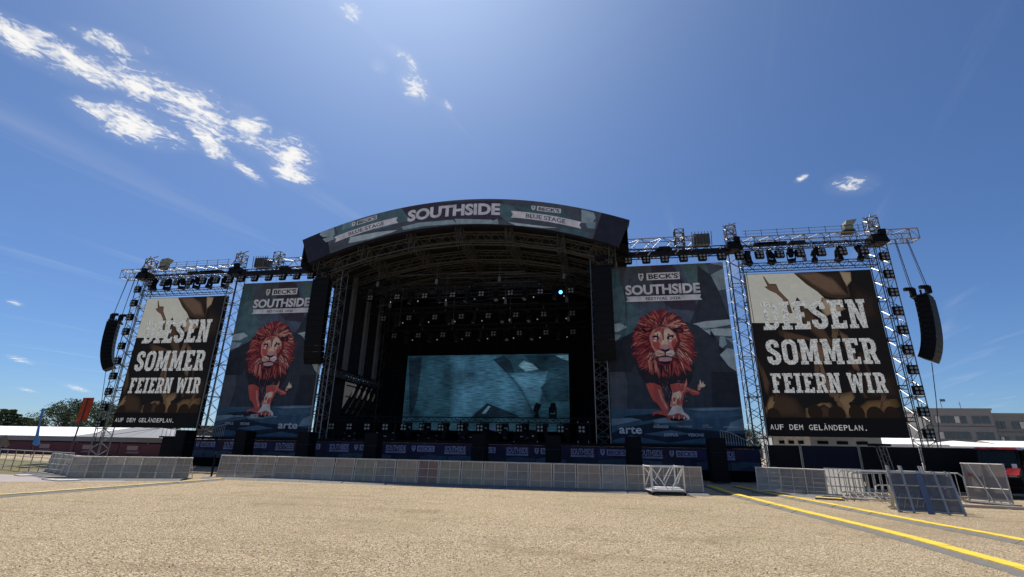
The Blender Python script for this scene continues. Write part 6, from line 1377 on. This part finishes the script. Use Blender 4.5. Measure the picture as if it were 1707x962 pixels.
for k in range(6):
    xa = -62 + k * 5.6
    t = thing('fence_banner', 'maroon cloth fence with a pale printed sign, %s from the left before the marquee' % ORD[k], 'fence', (xa, 44.5, 0), 0, 'maroon cloth fences before the marquee')
    d = MB(); d.box((2.75, 0, .72), (5.45, .03, 1.3)); d.build('cloth', MAROON, t)
    d = MB(); d.box((1.6, -.025, .95), (1.3, .012, .42)); d.build('sign', mat('faded_sign', (.22, .17, .18), .8), t)
    d = MB(); d.prism([(.8, -.03, .45), (2.4, -.03, .4), (2.6, -.03, .62), (1.2, -.03, .6)], (0, .012, 0)); d.build('emblem', mat('faded_emblem', (.15, .12, .15), .8), t)
    d = MB(); d.tube((0, .04, 0), (0, .04, 1.45), .03, 6); d.build('post', STEEL, t)
# feather flag and banner flag
ff = thing('feather_flag', 'light blue feather flag on a pole before the marquee', 'flag', (-41.75, 38, 0))
d = MB(); d.tube((0, 0, 0), (-.50, 0, 4.45), .028, 6, 0, .015); d.build('pole', mat('brown_pole', (.16, .08, .05), .6), ff)
d = MB(); q = [(-.02, 4.42), (.30, 4.40), (.28, 3.4), (.22, 2.9), (.40, 1.9), (.78, 1.25), (.52, 1.05), (.18, 1.08), (-.12, 1.2), (.02, 2.0), (.06, 3.0)]
d.prism([(x - .12 * z, -.02 + .05 * math.sin(z * 3), z) for x, z in q], (0, .02, 0)); d.build('sail', mat('blue_cloth', (.10, .26, .55), .7, 0, .15, 2, transl=.3), ff)
of = thing('banner_flag', 'orange red banner flag on a dark post before the marquee', 'flag', (-37.2, 38, 0))
d = MB(); d.tube((-.12, -.2, 0), (.1, -.2, 5.35), .06, 8); d.build('pole', mat('dark_post', (.05, .045, .045), .6), of)
d = MB(); d.prism([(-.62 + .02, -.1, 3.2), (-.3, -.12, 3.05), (.2, -.08, 3.4), (.62, -.1, 3.3), (.66, -.08, 5.42), (-.58, -.08, 5.42)], (0, .02, 0)); d.build('cloth', mat('orange_cloth', (.38, .095, .045), .7, 0, .3, 2.2, transl=.55), of)
# rail fence and stakes at the far left
for k in range(5):
    t = thing('rail_fence', 'grey tube rail fence at the far left, %s section from the left' % ORD[k], 'fence', (-27 + 2.5 * k, 24.6 - .95 * k, 0), R(-21), 'tube rail fences at the far left')
    d = MB()
    for z in (.25, .5, .75, 1.05): d.tube((0, 0, z), (2.55, 0, z), .02, 5)
    d.build('rail', STEEL, t); d = MB(); d.tube((0, 0, 0), (0, 0, 1.08), .025, 6); d.tube((1.3, 0, 0), (1.3, 0, 1.05), .02, 6); d.build('post', STEEL, t)
sh = thing('canvas_cone', 'small weathered brown pointed canvas at the left edge of the picture', 'tent', (-45.6, 38, 0)); d = MB(); d.add([(-1.1, -.5, 1.0), (.35, -.5, 1.0), (.35, .5, 1.0), (-1.1, .5, 1.0), (.25, 0, 1.98)], [(0, 1, 4), (1, 2, 4), (2, 3, 4), (3, 0, 4), (3, 2, 1, 0)]); d.build('canvas', mat('brown_canvas', (.16, .13, .10), .9, 0, .3, 2), sh)
for x in (-1, .3): d = MB(); d.tube((x, 0, 0), (x, 0, 1.05), .04, 6); d.build('post', BLACK, sh)
# behind the left banner gap: dark tower base and boarded platform
bp = thing('platform', 'dark boarded platform with railing under the left screen', 'platform', (-22.2, 34.5, 0))
d = MB(); d.box((0, 0, 2.0), (3.2, 2.4, .12)); d.box((-.2, -1.0, 1.0), (2.4, .06, 1.9)); d.build('deck', BLACK, bp)
d = MB(); d.box((.6, .9, 2.55), (2.0, .05, .8)); d.build('board', mat('olive_board', (.20, .17, .10), .8, stain=.3), bp)
d = MB()
for k in range(9): d.tube((-1.5 + k * .38, -1.1, 2.05), (-1.5 + k * .38, -1.1, 2.95), .016, 5)
d.tube((-1.5, -1.1, 2.95), (1.55, -1.1, 2.95), .022, 6); d.build('railing', STEEL, bp)

# ------------------------------------------------------------------ trees
BARK = mat('bark', (.07, .055, .04), .9, bump=.4, bscale=8)
LEAF = [mat('leaf_dark', (.018, .032, .012), .7, 0, .4, 1.0), mat('leaf_mid', (.035, .060, .018), .7, 0, .4, 1.0), mat('leaf_light', (.065, .095, .028), .65, 0, .4, 1.0, transl=.3)]
def tree(name, label, x, y, h, rad_, seed, group, conifer=False, lo=.12):
    rt = random.Random(seed); t = thing(name, label, 'tree', (x, y, 0), 0, group)
    d = MB(); d.tube((0, 0, 0), (.1, 0, h * .75), h * .028, 8, 0, h * .008)
    cl = []
    if conifer:
        for k in range(26):
            z = h * (lo + .04 + (.95 - lo) * k / 25); rr_ = rad_ * (1.05 - .72 * (k / 25) ** 1.4) * rt.uniform(.6, 1.1); a = rt.uniform(0, 6.28)
            for j in range(4):
                aa = a + j * 1.57 + rt.uniform(-.4, .4); e = (rr_ * math.cos(aa), rr_ * math.sin(aa), z - rr_ * .02 + rt.uniform(-.1, .2))
                d.tube((0, 0, z), e, h * .006, 4, 0, h * .002)
                for f_ in (.5, .75, .97): cl.append((e[0] * f_, e[1] * f_, z + (e[2] - z) * f_, .42 * rt.uniform(.7, 1.2), .22))
    else:
        for k in range(34):
            a = rt.uniform(0, 6.28); v = rt.uniform(-.6, 1); rr_ = rad_ * math.sqrt(max(0, 1 - (v * .9) ** 2)) * rt.uniform(.55, 1.02)
            e = (rr_ * math.cos(a), rr_ * math.sin(a), h * (.52 + .43 * v))
            d.tube((0, 0, h * rt.uniform(.2, .6)), e, h * .010, 5, 0, h * .003); cl.append((e[0], e[1], e[2], rad_ * rt.uniform(.2, .36), .8))
        for k in range(14): cl.append((rt.gauss(0, rad_ * .3), rt.gauss(0, rad_ * .3), h * rt.uniform(.35, .8), rad_ * .35, .8))
    d.build('trunk', BARK, t)
    c = MB(); nl = 190 if not conifer else 60
    for (cx, cy, cz, cr, fl) in cl:
        mi0 = rt.choice((0, 0, 1, 1, 2))
        for k in range(nl):
            th, ph = rt.uniform(0, 6.28), math.acos(rt.uniform(-1, 1)); r_ = cr * rt.uniform(.3, 1.08) ** .6
            p = Vector((cx + r_ * math.sin(ph) * math.cos(th), cy + r_ * math.sin(ph) * math.sin(th), cz + fl * r_ * math.cos(ph)))
            s_ = rt.uniform(.07, .14); a = Vector((rt.gauss(0, 1), rt.gauss(0, 1), rt.gauss(0, 1))).normalized(); b = a.orthogonal().normalized()
            c.add([p - a * s_, p + b * s_ * .6, p + a * s_, p - b * s_ * .6], [(0, 1, 2, 3)], mi0 if rt.random() < .75 else rt.choice((0, 1, 2)))
    c.build('crown', LEAF, t)
TG = 'trees behind the marquee'
tree('pine_tree', 'dark pine with open branches at the left edge behind the marquee', -87.6, 66, 6.2, 2.8, 1, TG, True, .35)
tree('pine_tree', 'small pine top joining the left edge pine behind the marquee', -84.6, 67, 4.9, 2.2, 8, TG, True, .3)
tree('broadleaf_tree', 'dense round dark tree between the two flags', -75.6, 66, 7.7, 3.9, 2, TG)
tree('broadleaf_tree', 'broad dark tree behind the orange flag', -70.0, 67, 7.7, 3.4, 3, TG)
tree('broadleaf_tree', 'dark tree partly hidden by the left outer tower', -65.4, 66.5, 6.2, 2.6, 4, TG)
tree('broadleaf_tree', 'low dark tree showing through the lattice of the left tower', -57.6, 66, 6.2, 2.8, 5, TG)
tree('broadleaf_tree', 'small bush like tree left of the round dark tree', -80.6, 66, 4.6, 1.3, 6, TG)
tree('broadleaf_tree', 'green tree seen beneath the left screen beside the inner tower', -33.8, 62, 5.0, 2.6, 7, TG)
tree('broadleaf_tree', 'green tree seen through the right inner tower lattice', 26.5, 62, 4.4, 2.4, 9, 'trees behind the right wing')
